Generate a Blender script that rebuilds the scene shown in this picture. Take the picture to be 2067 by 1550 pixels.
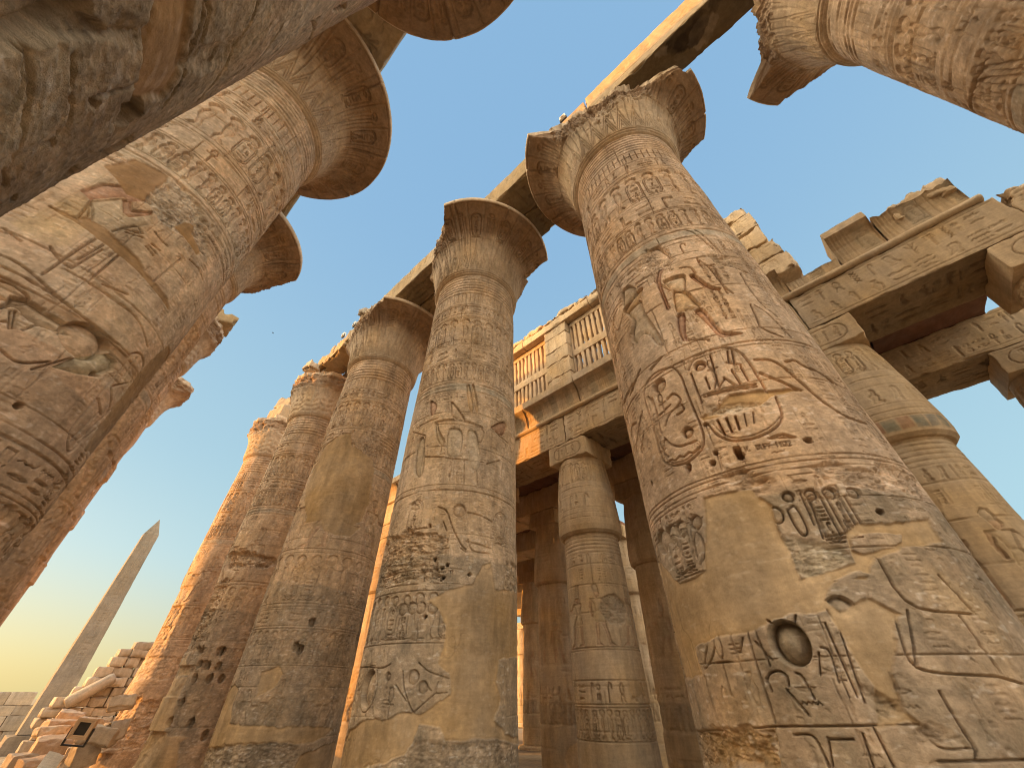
import bpy, math
import numpy as np
from mathutils import Vector
from math import radians as rad

for o in list(bpy.data.objects):
    bpy.data.objects.remove(o)
S = bpy.context.scene
COL = S.collection

# ---------------------------------------------------------------- camera
PITCH = math.atan(631 / 764.0)
YAW = rad(47.7)
cam = bpy.data.cameras.new("camera")
cam.sensor_width = 36.0
cam.lens = 36.0 * 764.0 / 2067.0
cam.clip_start = 0.05
cam.clip_end = 3000
camo = bpy.data.objects.new("camera", cam)
COL.objects.link(camo)
camo.rotation_euler = (math.pi / 2 + PITCH, 0, -YAW)
S.camera = camo            # the eye is the origin; the ground lies at z = -3.4

# ---------------------------------------------------------------- sky, sun, exposure
SUN_AZ, SUN_EL = rad(-47.0), rad(7.0)     # azimuth measured clockwise from +Y
sd_vec = (math.sin(SUN_AZ) * math.cos(SUN_EL), math.cos(SUN_AZ) * math.cos(SUN_EL), math.sin(SUN_EL))
HAZE_LOW, HAZE_MID, HAZE_TOP, GLOW, YELLOW, SKY_K = (1.4, 1.32, .78), (1.02, 1.56, 1.76), (.68, 1.24, 1.88), (26.0, 20.5, 12.5), (.85, .52, -.75), 0.15
WEST_FILL = (9.5, 7.8, 5.4)
W = bpy.data.worlds.new("World")
S.world = W
W.use_nodes = True
wn, wl = W.node_tree.nodes, W.node_tree.links
wn.clear()
sky = wn.new("ShaderNodeTexSky")
sky.sky_type = 'NISHITA'
sky.sun_disc = False
sky.sun_elevation = SUN_EL
sky.sun_rotation = SUN_AZ
sky.altitude = 80
sky.air_density = 1.0
sky.dust_density = 2.2
sky.ozone_density = 1.6
# thin morning haze over the clear sky: paler overhead, yellow low towards the sun
tcw = wn.new("ShaderNodeTexCoord")


def wdot(v):
    n = wn.new("ShaderNodeVectorMath"); n.operation = 'DOT_PRODUCT'
    wl.new(tcw.outputs['Generated'], n.inputs[0]); n.inputs[1].default_value = v
    return n.outputs['Value']


def wramp(fac, stops):
    r = wn.new("ShaderNodeValToRGB"); r.color_ramp.interpolation = 'EASE'
    e = r.color_ramp.elements
    for k, (p, c) in enumerate(stops):
        q = e[k] if k < 2 else e.new(p)
        q.position = p; q.color = (*c, 1)
    wl.new(fac, r.inputs[0]); return r.outputs[0]


def wadd(a, b, mode='ADD'):
    m = wn.new("ShaderNodeVectorMath"); m.operation = mode
    for k, q in enumerate((a, b)):
        if isinstance(q, tuple): m.inputs[k].default_value = q
        else: wl.new(q, m.inputs[k])
    return m.outputs[0]


haze = wramp(wdot((0, 0, 1)), [(0.0, HAZE_LOW), (1.0, HAZE_TOP), (0.22, HAZE_MID)])
toward = wramp(wdot(Vector((math.sin(SUN_AZ), math.cos(SUN_AZ), 0.5)).normalized()), [(0.79, (0, 0, 0)), (1.0, GLOW)])
west_fill = wramp(wdot(Vector((-0.3, -1.0, 0.62)).normalized()), [(0.57, (0, 0, 0)), (1.0, WEST_FILL)])  # added bright lobe of sky behind the eye, fill for the shaded stone
near = wramp(wdot((math.sin(SUN_AZ), math.cos(SUN_AZ), 0.0)), [(0.25, (0, 0, 0)), (0.85, YELLOW)])
low = wramp(wdot((0, 0, 1)), [(0.0, (1, 1, 1)), (0.42, (0, 0, 0))])
glow = wadd(wadd(toward, west_fill), wadd(near, low, 'MULTIPLY'))
sky_s = wadd(sky.outputs[0], (SKY_K, SKY_K, SKY_K), 'MULTIPLY')
total = wadd(wadd(sky_s, haze), glow)
bg = wn.new("ShaderNodeBackground")
bg.inputs[1].default_value = 0.1
wout = wn.new("ShaderNodeOutputWorld")
wl.new(total, bg.inputs[0])
wl.new(bg.outputs[0], wout.inputs[0])

sun = bpy.data.lights.new("sun", 'SUN')
sun.energy = 2.3   # low and half veiled by dust
sun.angle = rad(0.5)
sun.color = (0.88, 0.36, 0.055)
suno = bpy.data.objects.new("sun", sun)
COL.objects.link(suno)
suno.rotation_euler = Vector(sd_vec).to_track_quat('Z', 'Y').to_euler()
suno.location = (-60, 60, 40)

S.view_settings.view_transform = 'Standard'
S.view_settings.look = 'None'
S.view_settings.gamma = 1.0
S.view_settings.exposure = 1.85
S.cycles.max_bounces = 8
S.cycles.diffuse_bounces = 6
S.cycles.use_denoising = True
S.cycles.filter_width = 1.05
# ---------------------------------------------------------------- pixel <-> place helpers
F3 = np.array([math.sin(YAW) * math.cos(PITCH), math.cos(YAW) * math.cos(PITCH), math.sin(PITCH)])
R3 = np.array([math.cos(YAW), -math.sin(YAW), 0.0])
U3 = np.cross(R3, F3)


def ray(x, y):
    d = F3 * 764.0 + R3 * (x - 1033.5) - U3 * (y - 775.0)
    return d / np.linalg.norm(d)


def rng(seed):
    return np.random.RandomState(seed)


# ---------------------------------------------------------------- noise
_T2 = rng(11).rand(256, 256).astype(np.float32)
_T3 = rng(12).rand(64, 64, 64).astype(np.float32)


def vn2(x, y):
    xi = np.floor(x).astype(np.int64); yi = np.floor(y).astype(np.int64)
    fx = (x - xi).astype(np.float32); fy = (y - yi).astype(np.float32)
    fx = fx * fx * (3 - 2 * fx); fy = fy * fy * (3 - 2 * fy)
    a = _T2[xi & 255, yi & 255]; b = _T2[(xi + 1) & 255, yi & 255]
    c = _T2[xi & 255, (yi + 1) & 255]; d = _T2[(xi + 1) & 255, (yi + 1) & 255]
    return (a + (b - a) * fx) * (1 - fy) + (c + (d - c) * fx) * fy


def fb2(x, y, oct=4, gain=0.5):
    s = 0; a = 1.0; t = 0
    for k in range(oct):
        s = s + a * vn2(x * 2 ** k + 17.3 * k, y * 2 ** k + 7.7 * k); t += a; a *= gain
    return s / t


def vn3(p):
    pi = np.floor(p).astype(np.int64); f = (p - pi).astype(np.float32)
    f = f * f * (3 - 2 * f)
    x, y, z = pi[:, 0], pi[:, 1], pi[:, 2]
    g = lambda i, j, k: _T3[(x + i) & 63, (y + j) & 63, (z + k) & 63]
    fx, fy, fz = f[:, 0], f[:, 1], f[:, 2]
    a = g(0, 0, 0) * (1 - fx) + g(1, 0, 0) * fx
    b = g(0, 1, 0) * (1 - fx) + g(1, 1, 0) * fx
    c = g(0, 0, 1) * (1 - fx) + g(1, 0, 1) * fx
    d = g(0, 1, 1) * (1 - fx) + g(1, 1, 1) * fx
    return (a * (1 - fy) + b * fy) * (1 - fz) + (c * (1 - fy) + d * fy) * fz


def fb3(p, oct=3, gain=0.5):
    s = 0; a = 1.0; t = 0
    for k in range(oct):
        s = s + a * vn3(p * 2 ** k + 13.1 * k); t += a; a *= gain
    return s / t


def sstep(a, b, x):
    t = np.clip((x - a) / (b - a), 0, 1)
    return t * t * (3 - 2 * t)


# ---------------------------------------------------------------- objects
def link(o, parent=None):
    COL.objects.link(o)
    if parent is not None:
        o.parent = parent
    return o


def thing(name, label, cat, loc=(0, 0, 0), rotz=0.0, group=None):
    o = bpy.data.objects.new(name, None)
    o.empty_display_size = 0.3
    COL.objects.link(o)
    o.location = loc; o.rotation_euler = (0, 0, rotz)
    tag(o, label, cat, group)
    return o


def tag(o, label, cat, group=None):
    o['label'] = label; o['category'] = cat; o['kind'] = 'thing'
    if group:
        o['group'] = group
    return o


def mesh_obj(name, V, Q, mat, parent=None, tint=None, smooth=True):
    me = bpy.data.meshes.new(name)
    V = np.ascontiguousarray(V, np.float32); Q = np.ascontiguousarray(Q, np.int32)
    n, k = Q.shape
    me.vertices.add(len(V)); me.vertices.foreach_set('co', V.ravel())
    me.loops.add(n * k); me.loops.foreach_set('vertex_index', Q.ravel())
    me.polygons.add(n)
    me.polygons.foreach_set('loop_start', np.arange(0, n * k, k, dtype=np.int32))
    me.update(calc_edges=True)
    me.polygons.foreach_set('use_smooth', np.full(n, smooth))
    if tint is not None:
        a = me.attributes.new('tint', 'FLOAT_COLOR', 'POINT')
        a.data.foreach_set('color', np.ascontiguousarray(tint, np.float32).ravel())
    me.materials.append(mat)
    me.validate()
    return link(bpy.data.objects.new(name, me), parent)


def grid_q(nv, nu, off=0, wrap=False, flip=False):
    j = np.arange(nu if wrap else nu - 1); i = np.arange(nv - 1)
    J, I = np.meshgrid(j, i)
    J2 = (J + 1) % nu
    q = np.stack([I * nu + J, I * nu + J2, (I + 1) * nu + J2, (I + 1) * nu + J], -1).reshape(-1, 4) + off
    return q[:, ::-1] if flip else q


def copy_tree(o, parent=None):
    c = o.copy(); COL.objects.link(c)
    if parent is not None:
        c.parent = parent
    for ch in o.children:
        copy_tree(ch, c)
    return c


# ---------------------------------------------------------------- materials
def stone_mat(name, grain=1.0, base=None, streak=0.2, fine=1.0):
    m = bpy.data.materials.new(name); m.use_nodes = True
    n, l = m.node_tree.nodes, m.node_tree.links
    b = n['Principled BSDF']
    b.inputs['Roughness'].default_value = 0.92
    b.inputs['Specular IOR Level'].default_value = 0.15
    tc = n.new('ShaderNodeTexCoord')
    if base is None:
        at = n.new('ShaderNodeAttribute'); at.attribute_name = 'tint'
        col, alpha = at.outputs['Color'], at.outputs['Alpha']
    else:
        rgb = n.new('ShaderNodeRGB'); rgb.outputs[0].default_value = (*base, 1)
        v = n.new('ShaderNodeValue'); v.outputs[0].default_value = 1.0
        col, alpha = rgb.outputs[0], v.outputs[0]

    def noise(scale, detail, rough, vec=None, dist=0.0):
        t = n.new('ShaderNodeTexNoise')
        t.inputs['Scale'].default_value = scale; t.inputs['Detail'].default_value = detail
        t.inputs['Roughness'].default_value = rough; t.inputs['Distortion'].default_value = dist
        l.new(vec or tc.outputs['Object'], t.inputs['Vector'])
        return t.outputs['Fac']

    def remap(f, a, bb, c, d):
        r = n.new('ShaderNodeMapRange')
        r.inputs[1].default_value = a; r.inputs[2].default_value = bb
        r.inputs[3].default_value = c; r.inputs[4].default_value = d
        l.new(f, r.inputs[0]); return r.outputs[0]

    def mul(a, bb):
        r = n.new('ShaderNodeMath'); r.operation = 'MULTIPLY'
        for k, s in enumerate((a, bb)):
            if isinstance(s, (int, float)): r.inputs[k].default_value = s
            else: l.new(s, r.inputs[k])
        return r.outputs[0]

    mp = n.new('ShaderNodeMapping'); mp.inputs['Scale'].default_value = (4, 4, 0.7)
    l.new(tc.outputs['Object'], mp.inputs['Vector'])
    mp2 = n.new('ShaderNodeMapping'); mp2.inputs['Scale'].default_value = (0.9, 0.9, 16)
    l.new(tc.outputs['Object'], mp2.inputs['Vector'])
    f = mul(remap(noise(0.9, 5, 0.6), .3, .7, .84, 1.14), remap(noise(9 * fine, 7, 0.68), .3, .7, .86, 1.13))
    f = mul(f, remap(noise(1.0, 4, 0.6, mp.outputs[0]), .35, .7, 1.06, 1 - streak))
    f = mul(f, remap(noise(1.0, 3, 0.6, mp2.outputs[0], .4), .3, .7, .93, 1.06))
    f = mul(f, remap(noise(70 * fine, 5, 0.75), .3, .7, .88, 1.1))
    vm = n.new('ShaderNodeVectorMath'); vm.operation = 'SCALE'
    l.new(col, vm.inputs[0]); l.new(f, vm.inputs['Scale'])
    # patches that lean to a greyer or a more ochre sandstone
    hs = n.new('ShaderNodeHueSaturation')
    l.new(remap(noise(0.55, 3, 0.5), .3, .7, .82, 1.16), hs.inputs['Saturation'])
    l.new(vm.outputs[0], hs.inputs['Color'])
    l.new(hs.outputs[0], b.inputs['Base Color'])
    # grain
    bp = n.new('ShaderNodeBump'); bp.inputs['Distance'].default_value = 0.014 / fine ** .6
    hgt = n.new('ShaderNodeMath'); hgt.operation = 'ADD'
    l.new(mul(noise(24 * fine, 8, 0.7), 1.0), hgt.inputs[0]); l.new(mul(noise(95 * fine, 4, 0.7), .45), hgt.inputs[1])
    l.new(hgt.outputs[0], bp.inputs['Height'])
    l.new(mul(alpha, 0.75 * grain), bp.inputs['Strength'])
    l.new(bp.outputs[0], b.inputs['Normal'])
    return m


STONE = stone_mat('carved_sandstone')
NEAR = stone_mat('close_sandstone', 1.3, None, .12, 2.6)
SANDST = np.array([.54, .402, .272], np.float32)
PLAST = np.array([.48, .33, .185], np.float32)
DARKST = np.array([.30, .235, .165], np.float32)
RUBST = np.array([.50, .41, .31], np.float32)


# ---------------------------------------------------------------- a sheet of stone that can be carved
class Canvas:
    def __init__(s, U, Z, seed=0, tint=SANDST):
        s.U = np.asarray(U, np.float32); s.Z = np.asarray(Z, np.float32); s.seed = seed
        n = (len(s.Z), len(s.U))
        s.C = np.zeros(n, np.float32); s.B = np.zeros(n, np.float32)
        s.T = np.empty(n + (3,), np.float32); s.T[:] = tint
        s.G = np.ones(n, np.float32)
        s.k = 0; s.ws = 0.0; s.wd = 1.0; s.wl = 1.0

    def sl(s, u0, u1, z0, z1):
        i0, i1 = np.searchsorted(s.Z, (z0, z1)); j0, j1 = np.searchsorted(s.U, (u0, u1))
        if i1 - i0 < 1 or j1 - j0 < 1:
            return None
        return slice(i0, i1), slice(j0, j1), s.U[None, j0:j1], s.Z[i0:i1, None]

    def cut(s, a, d):
        i, j = a[0], a[1]
        s.C[i, j] = np.maximum(s.C[i, j], d)

    def line(s, pts, w, d):
        p = np.asarray(pts, np.float32)
        w = max(.008, w * s.wl) * (1 + s.ws * max(0.0, float(p[:, 1].mean())))
        a = s.sl(p[:, 0].min() - w, p[:, 0].max() + w, p[:, 1].min() - w, p[:, 1].max() + w)
        if a is None: return
        D = None
        for q0, q1 in zip(p[:-1], p[1:]):
            e = dseg(a[2], a[3], q0, q1)
            D = e if D is None else np.minimum(D, e)
        t = np.clip(1.25 * (1 - D / w), 0, 1)
        s.cut(a, d * t)

    def fill(s, pts, d, edge=.03, floor=.3, tint=None, ta=.6):
        p = np.asarray(pts, np.float32)
        a = s.sl(p[:, 0].min() - .03, p[:, 0].max() + .03, p[:, 1].min() - .03, p[:, 1].max() + .03)
        if a is None: return
        sd = sdpoly(a[2], a[3], p)
        ins = np.clip(.5 - sd / .014, 0, 1)
        s.cut(a, ins * d * (floor + (1 - floor) * np.exp(np.minimum(sd, 0) / edge)))
        if tint is not None:
            s.stain_sl(a, ins, tint, ta)

    def disc(s, u, z, ru, rz, d, edge=.04, floor=.15, tint=None):
        a = s.sl(u - ru - .02, u + ru + .02, z - rz - .02, z + rz + .02)
        if a is None: return
        q = np.sqrt(((a[2] - u) / ru) ** 2 + ((a[3] - z) / rz) ** 2)
        sd = (q - 1) * min(ru, rz)
        ins = np.clip(.5 - sd / .014, 0, 1)
        s.cut(a, ins * d * (floor + (1 - floor) * np.exp(np.minimum(sd, 0) / edge)))
        if tint is not None:
            s.stain_sl(a, ins, tint, .5)

    def ring(s, u, z, ru, rz, w, d):
        t = np.linspace(0, 2 * np.pi, 15)
        s.line(np.c_[u + ru * np.cos(t), z + rz * np.sin(t)], w, d)

    def stain_sl(s, a, m, col, k=1.0):
        m = (m * k)[..., None]
        s.T[a[0], a[1]] = s.T[a[0], a[1]] * (1 - m) + np.asarray(col, np.float32) * m

    def hline(s, z, w, d, jit=.0):
        w = max(.008, w * s.wl) * (1 + s.ws * max(0.0, z))
        a = s.sl(s.U[0] - 1, s.U[-1] + 1, z - w - jit, z + w + jit)
        if a is None: return
        zz = z + jit * (vn2(a[2] * 2.1 + s.seed, a[2] * 0 + z * 7) - .5) * 2
        k = np.clip(vn2(a[2] * 3.3 + 9, a[2] * 0 + z * 3 + s.seed) * 1.8, .25, 1)
        s.cut(a, d * k * np.clip(1.3 * (1 - np.abs(a[3] - zz) / w), 0, 1))

    def mask(s, pts, warp=.08, soft=.02):
        p = np.asarray(pts, np.float32)
        a = s.sl(p[:, 0].min() - .3, p[:, 0].max() + .3, p[:, 1].min() - .3, p[:, 1].max() + .3)
        if a is None: return None
        wx = (fb2(a[2] * 2.6 + s.seed, a[3] * 2.6, 5, .6) - .5) * warp * 4
        wz = (fb2(a[2] * 2.6 + 50, a[3] * 2.6 + s.seed, 5, .6) - .5) * warp * 4
        sd = sdpoly(a[2] + wx, a[3] + wz, p)
        return a, np.clip(.5 - sd / soft, 0, 1), sd

    def plaster(s, pts, keep=(), col=PLAST, depth=-.012, warp=.05, grain=.32):
        r = s.mask(pts, warp)
        if r is None: return
        a, m, sd = r
        full = np.zeros(s.C.shape, np.float32); full[a[0], a[1]] = m
        sdf = np.full(s.C.shape, 9, np.float32); sdf[a[0], a[1]] = -sd
        for k in keep:
            rk = s.mask(k, warp)
            if rk is None: continue
            b, mk, sk = rk
            full[b[0], b[1]] *= 1 - mk
            sdf[b[0], b[1]] = np.minimum(sdf[b[0], b[1]], sk)
        i, j = a[0], a[1]
        m = full[i, j]
        n1 = fb2(a[2] * .8 + s.seed, a[3] * .8 + 5, 4, .55); n2 = fb2(a[2] * 5, a[3] * 5 + s.seed, 3)
        lip = np.exp(-np.clip(sdf[i, j], 0, 9) / .05)
        cr = np.abs(fb2(a[2] * .9 + 60 + s.seed, a[3] * .7, 4, .55) - .5)
        crack = np.clip(1 - cr / .006, 0, 1) * np.clip((vn2(a[2] * .8, a[3] * .8 + s.seed) - .45) * 5, 0, 1)
        sweep = fb2(a[2] * 1.4 + a[3] * 1.1, a[3] * 7 - a[2] * 3 + s.seed, 3, .55) - .5
        damp = np.clip((fb2(a[2] * .7 + 90, a[3] * .45 + s.seed, 3) - .52) * 6, 0, 1)
        s.C[i, j] *= 1 - m
        s.B[i, j] = s.B[i, j] * (1 - m) + m * (depth - .006 * crack + .008 * sweep - .012 * lip + .012 * (n1 - .5))
        c = np.asarray(col, np.float32) * (.84 + .26 * n1 + .12 * (n2 - .5) + .16 * sweep - .3 * crack - .13 * damp + .12 * np.exp(-np.abs(sdf[i, j] - .05) / .03))[..., None]
        s.T[i, j] = s.T[i, j] * (1 - m[..., None]) + c * m[..., None]
        s.G[i, j] = s.G[i, j] * (1 - m) + grain * m

    def rough(s, pts, d=.06, col=None, freq=5.0, warp=.08, ck=.5, keepc=.15):
        r = s.mask(pts, warp, .06)
        if r is None: return
        a, m, sd = r
        i, j = a[0], a[1]
        n = fb2(a[2] * freq + s.seed * 3, a[3] * freq * 1.25, 5, .62)
        n2 = np.abs(fb2(a[2] * freq * .6 + 3, a[3] * freq * 1.9 + s.seed, 4, .6) - .5) * 2
        s.C[i, j] *= 1 - m * (1 - keepc)
        s.B[i, j] -= m * d * (.35 + 1.3 * (n - .3) + .9 * n2)
        s.G[i, j] = np.maximum(s.G[i, j], m * 1.6)
        if col is not None:
            s.stain_sl(a, m * (.5 + n), col, ck)

    def paint(s, pts, col, k=.6, warp=.04):
        r = s.mask(pts, warp, .05)
        if r is None: return
        a, m, sd = r
        s.stain_sl(a, m * np.clip(.35 + 1.3 * (fb2(a[2] * 4, a[3] * 4 + s.seed, 3) - .2), 0, 1), col, k)

    def hole(s, u, z, ru, rz, d=.3):
        s.k += 1
        t = np.linspace(0, 2 * np.pi, 10)[:-1]
        r = 1 + .3 * (rng(s.k + s.seed).rand(9) - .5)
        a = s.sl(u - ru * 1.3, u + ru * 1.3, z - rz * 1.3, z + rz * 1.3)
        if a is None: return
        sd = sdpoly(a[2], a[3], np.c_[u + ru * np.cos(t) * r, z + rz * np.sin(t) * r].astype(np.float32))
        m = np.clip(.5 - sd / .012, 0, 1)
        s.B[a[0], a[1]] -= m * d

    def bake(s):
        """height offset and tint+grain arrays"""
        h = s.B - s.C * s.wd * (1 + 1.6 * s.ws * np.clip(s.Z, 0, 14))[:, None]
        return h, np.concatenate([np.clip(s.T, .004, .95), s.G[..., None]], -1)


def chaikin(p, closed=False, n=2):
    p = np.asarray(p, np.float32)
    for _ in range(n):
        q = np.roll(p, -1, 0) if closed else p[1:]
        a = p if closed else p[:-1]
        c = np.stack([a * .78 + q * .22, a * .22 + q * .78], 1).reshape(-1, 2)
        p = c if closed else np.concatenate([p[:1], c[1:-1], p[-1:]])
    return p


def dseg(X, Y, a, b):
    dx, dy = float(b[0] - a[0]), float(b[1] - a[1]); L = dx * dx + dy * dy + 1e-12
    t = np.clip(((X - a[0]) * dx + (Y - a[1]) * dy) / L, 0, 1)
    return np.sqrt((X - a[0] - t * dx) ** 2 + (Y - a[1] - t * dy) ** 2)


def sdpoly(X, Y, p):
    D = None; ins = None
    for q0, q1 in zip(p, np.roll(p, -1, 0)):
        e = dseg(X, Y, q0, q1)
        D = e if D is None else np.minimum(D, e)
        c = (q0[1] > Y) != (q1[1] > Y)
        dy = float(q1[1] - q0[1])
        if abs(dy) > 1e-9:
            x = (q1[0] - q0[0]) * (Y - q0[1]) / dy + q0[0]
            h = c & (X < x)
            ins = h if ins is None else ins ^ h
    if ins is None:
        return D
    return np.where(ins, -D, D)


# ---------------------------------------------------------------- signs (unit box, y up)
_lens = [(0, .5), (.25, .66), (.5, .7), (.75, .66), (1, .5), (.75, .34), (.5, .3), (.25, .34)]
G = dict(
    sun=[('d', .5, .5, .42, .42)], sun2=[('d', .5, .5, .42, .42), ('r', .5, .5, .2, .2, .07)],
    reed=[('p', [(.38, 0), (.5, 0), (.53, .4), (.72, .75), (.6, 1), (.38, .8), (.33, .4)])],
    water=[('l', [(k / 8, .5 + (.14 if k % 2 else -.14)) for k in range(9)], .07)],
    mouth=[('p', _lens)], basket=[('p', [(0, .62), (1, .62), (.85, .3), (.5, .15), (.15, .3)])],
    loaf=[('p', [(.15, .3), (.2, .55), (.5, .75), (.8, .55), (.85, .3)])],
    bird=[('p', [(0, .3), (.3, .58), (.5, .72), (.5, .93), (.66, 1), (.95, .86), (.74, .8), (.8, .55), (.66, .33), (.6, .06), (.85, 0), (.42, 0), (.48, .28), (.25, .22)])],
    owl=[('p', [(.05, .08), (.35, .5), (.36, .9), (.6, 1), (.85, .9), (.82, .6), (.66, .25), (.72, 0), (.42, 0), (.44, .2), (.28, .12)])],
    viper=[('l', [(0, .35), (.2, .55), (.4, .35), (.6, .5), (.85, .4), (.95, .7)], .08)],
    arm=[('p', [(0, .38), (.72, .38), (.8, .58), (1, .6), (1, .72), (.7, .7), (.62, .54), (0, .54)])],
    foot=[('p', [(.3, 1), (.52, 1), (.52, .22), (.9, .16), (.9, 0), (.3, 0)])],
    ankh=[('r', .5, .76, .17, .2, .06), ('l', [(.5, .55), (.5, 0)], .07), ('l', [(.2, .5), (.8, .5)], .07)],
    djed=[('l', [(.5, 0), (.5, 1)], .12), ('l', [(.2, .95), (.8, .95)], .05), ('l', [(.2, .8), (.8, .8)], .05), ('l', [(.2, .65), (.8, .65)], .05)],
    plume=[('p', [(.36, 0), (.52, 0), (.58, .5), (.75, .85), (.6, 1), (.4, .9)])],
    man=[('p', [(.15, 0), (.9, 0), (.9, .15), (.64, .2), (.78, .45), (.66, .6), (.72, .8), (.56, .96), (.4, .86), (.44, .66), (.22, .5), (.3, .25)])],
    eye=[('l', _lens + [(0, .5)], .06), ('d', .5, .5, .13, .16)],
    three=[('l', [(.2, .15), (.2, .85)], .07), ('l', [(.5, .15), (.5, .85)], .07), ('l', [(.8, .15), (.8, .85)], .07)],
    flag=[('l', [(.3, 0), (.3, 1)], .07), ('p', [(.3, 1), (.85, .96), (.85, .72), (.3, .68)])],
    house=[('l', [(.1, 0), (.1, .9), (.9, .9), (.9, 0)], .07)],
    slab=[('p', [(.05, .3), (.95, .3), (.95, .62), (.05, .62)])],
    jar=[('p', [(.35, 0), (.65, 0), (.8, .5), (.6, .75), (.66, 1), (.34, 1), (.4, .75), (.2, .5)])],
    sedge=[('l', [(.5, 0), (.5, 1)], .06), ('l', [(.5, .55), (.15, .9)], .06), ('l', [(.5, .55), (.85, .9)], .06), ('l', [(.5, .3), (.85, .5)], .06)],
    bee=[('p', [(0, .45), (.3, .6), (.2, .95), (.5, .7), (.8, .95), (.72, .6), (1, .5), (.75, .3), (.4, .25)])],
    hill=[('p', [(0, .2), (0, .6), (.25, .8), (.4, .5), (.6, .5), (.75, .8), (1, .6), (1, .2)])],
    crook=[('l', [(.4, 0), (.4, .8), (.55, 1), (.75, .9), (.75, .7)], .07)],
    knot=[('r', .5, .65, .2, .3, .06), ('l', [(.4, .38), (.25, 0)], .06), ('l', [(.6, .38), (.75, 0)], .06)],
    rope=[('l', [(.3, 0), (.7, .25), (.3, .5), (.7, .75), (.3, 1)], .06), ('l', [(.7, 0), (.3, .25), (.7, .5), (.3, .75), (.7, 1)], .06)],
)
TALL = ['reed', 'bird', 'owl', 'ankh', 'djed', 'plume', 'man', 'flag', 'jar', 'sedge', 'foot', 'crook', 'knot', 'rope', 'bird', 'reed', 'man']
FLAT = ['water', 'mouth', 'basket', 'viper', 'arm', 'eye', 'slab', 'hill', 'bee', 'loaf', 'mouth', 'water']
SMALL = ['sun', 'loaf', 'three', 'sun2', 'house', 'jar', 'reed']


def sign(c, name, u, z, w, h, d, flip=False, tint=None):
    f = (lambda x: u + w * (1 - x)) if flip else (lambda x: u + w * x)
    g = lambda y: z + h * y
    m = min(w, h)
    for p in G[name]:
        if p[0] == 'p':
            c.fill([(f(x), g(y)) for x, y in p[1]], d, max(.012, m * .12), .25, tint)
        elif p[0] == 'l':
            c.line([(f(x), g(y)) for x, y in p[1]], max(.011, p[2] * m * 1.3), d)
        elif p[0] == 'd':
            r = min(p[3] * w, p[4] * h)
            c.disc(f(p[1]), g(p[2]), max(r, .6 * p[3] * w), max(r, .6 * p[4] * h), d, max(.015, r * .35), .15, tint)
        elif p[0] == 'r':
            c.ring(f(p[1]), g(p[2]), p[3] * w, p[4] * h, max(.011, p[5] * m * 1.2), d)


def quadrat(c, R, u, z, w, h, d, tint=None):
    k = R.rand(); fl = R.rand() < .3
    ch = lambda L: L[R.randint(len(L))]
    if k < .42:
        sign(c, ch(TALL), u + w * .12, z, w * .76, h, d, fl, tint)
    elif k < .7:
        sign(c, ch(FLAT), u + .04 * w, z + h * .55, w * .9, h * .42, d, fl, tint)
        sign(c, ch(FLAT), u + .04 * w, z + h * .04, w * .9, h * .42, d, fl, tint)
    elif k < .88:
        sign(c, ch(TALL), u, z, w * .5, h, d, fl, tint)
        sign(c, ch(SMALL), u + w * .55, z + h * .55, w * .4, h * .4, d, fl)
        sign(c, ch(SMALL), u + w * .55, z + h * .05, w * .4, h * .4, d, fl)
    else:
        for q in range(3):
            sign(c, ch(FLAT), u + .06 * w, z + h * (.68 - .33 * q), w * .86, h * .29, d, fl, tint)


def text_row(c, u0, u1, z0, z1, d, seed, skip=.06, rules=True, tint=None):
    R = rng(seed); h = z1 - z0; u = u0
    if rules:
        for z in (z0, z1):
            c.line([(u0, z), (u1, z)], .014, d * .6)
    while u < u1 - h * .5:
        w = h * (.62 + .4 * R.rand())
        if R.rand() > skip:
            quadrat(c, R, u, z0 + .1 * h, w * .92, h * .8, d, tint)
        u += w


def text_col(c, u0, u1, z0, z1, d, seed, rules=True):
    R = rng(seed); w = u1 - u0; z = z1
    if rules:
        for u in (u0, u1):
            c.line([(u, z0), (u, z1)], .011, d * .5)
    while z > z0 + w * .5:
        h = w * (.7 + .4 * R.rand())
        quadrat(c, R, u0 + .1 * w, z - h, w * .8, h * .9, d)
        z -= h


def cart(c, u, z, w, h, d, seed, signs=True, disc=False):
    """an upright name ring standing on its bar"""
    r = w * .5; t = np.linspace(0, np.pi, 9)
    L = [(u + r + r * math.cos(a), z + h - r + r * math.sin(a)) for a in t]
    B = [(u + r - r * math.cos(a), z + r - r * math.sin(a)) for a in t]
    p = L + B + [L[0]]
    c.line(p, max(.014, w * .05), d)
    q = [(u + r + (x - u - r) * .8, z + h / 2 + (y - z - h / 2) * .9) for x, y in p]
    c.line(q, max(.01, w * .03), d * .6)
    c.line([(u, z - .02 * h), (u + w, z - .02 * h)], max(.014, w * .05), d)
    if signs:
        R = rng(seed); zz = z + h * .9; first = True
        while zz > z + .14 * h:
            k = w * (.5 + .25 * R.rand())
            if first:
                sign(c, 'sun', u + .28 * w, zz - k * .75, w * .42, k * .7, d); first = False
            else:
                quadrat(c, R, u + .2 * w, zz - k, w * .6, k * .9, d)
            zz -= k
    if disc:
        c.disc(u + r, z + h * 1.14, w * .42, w * .42, d * 1.1, w * .15, .2)


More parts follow.
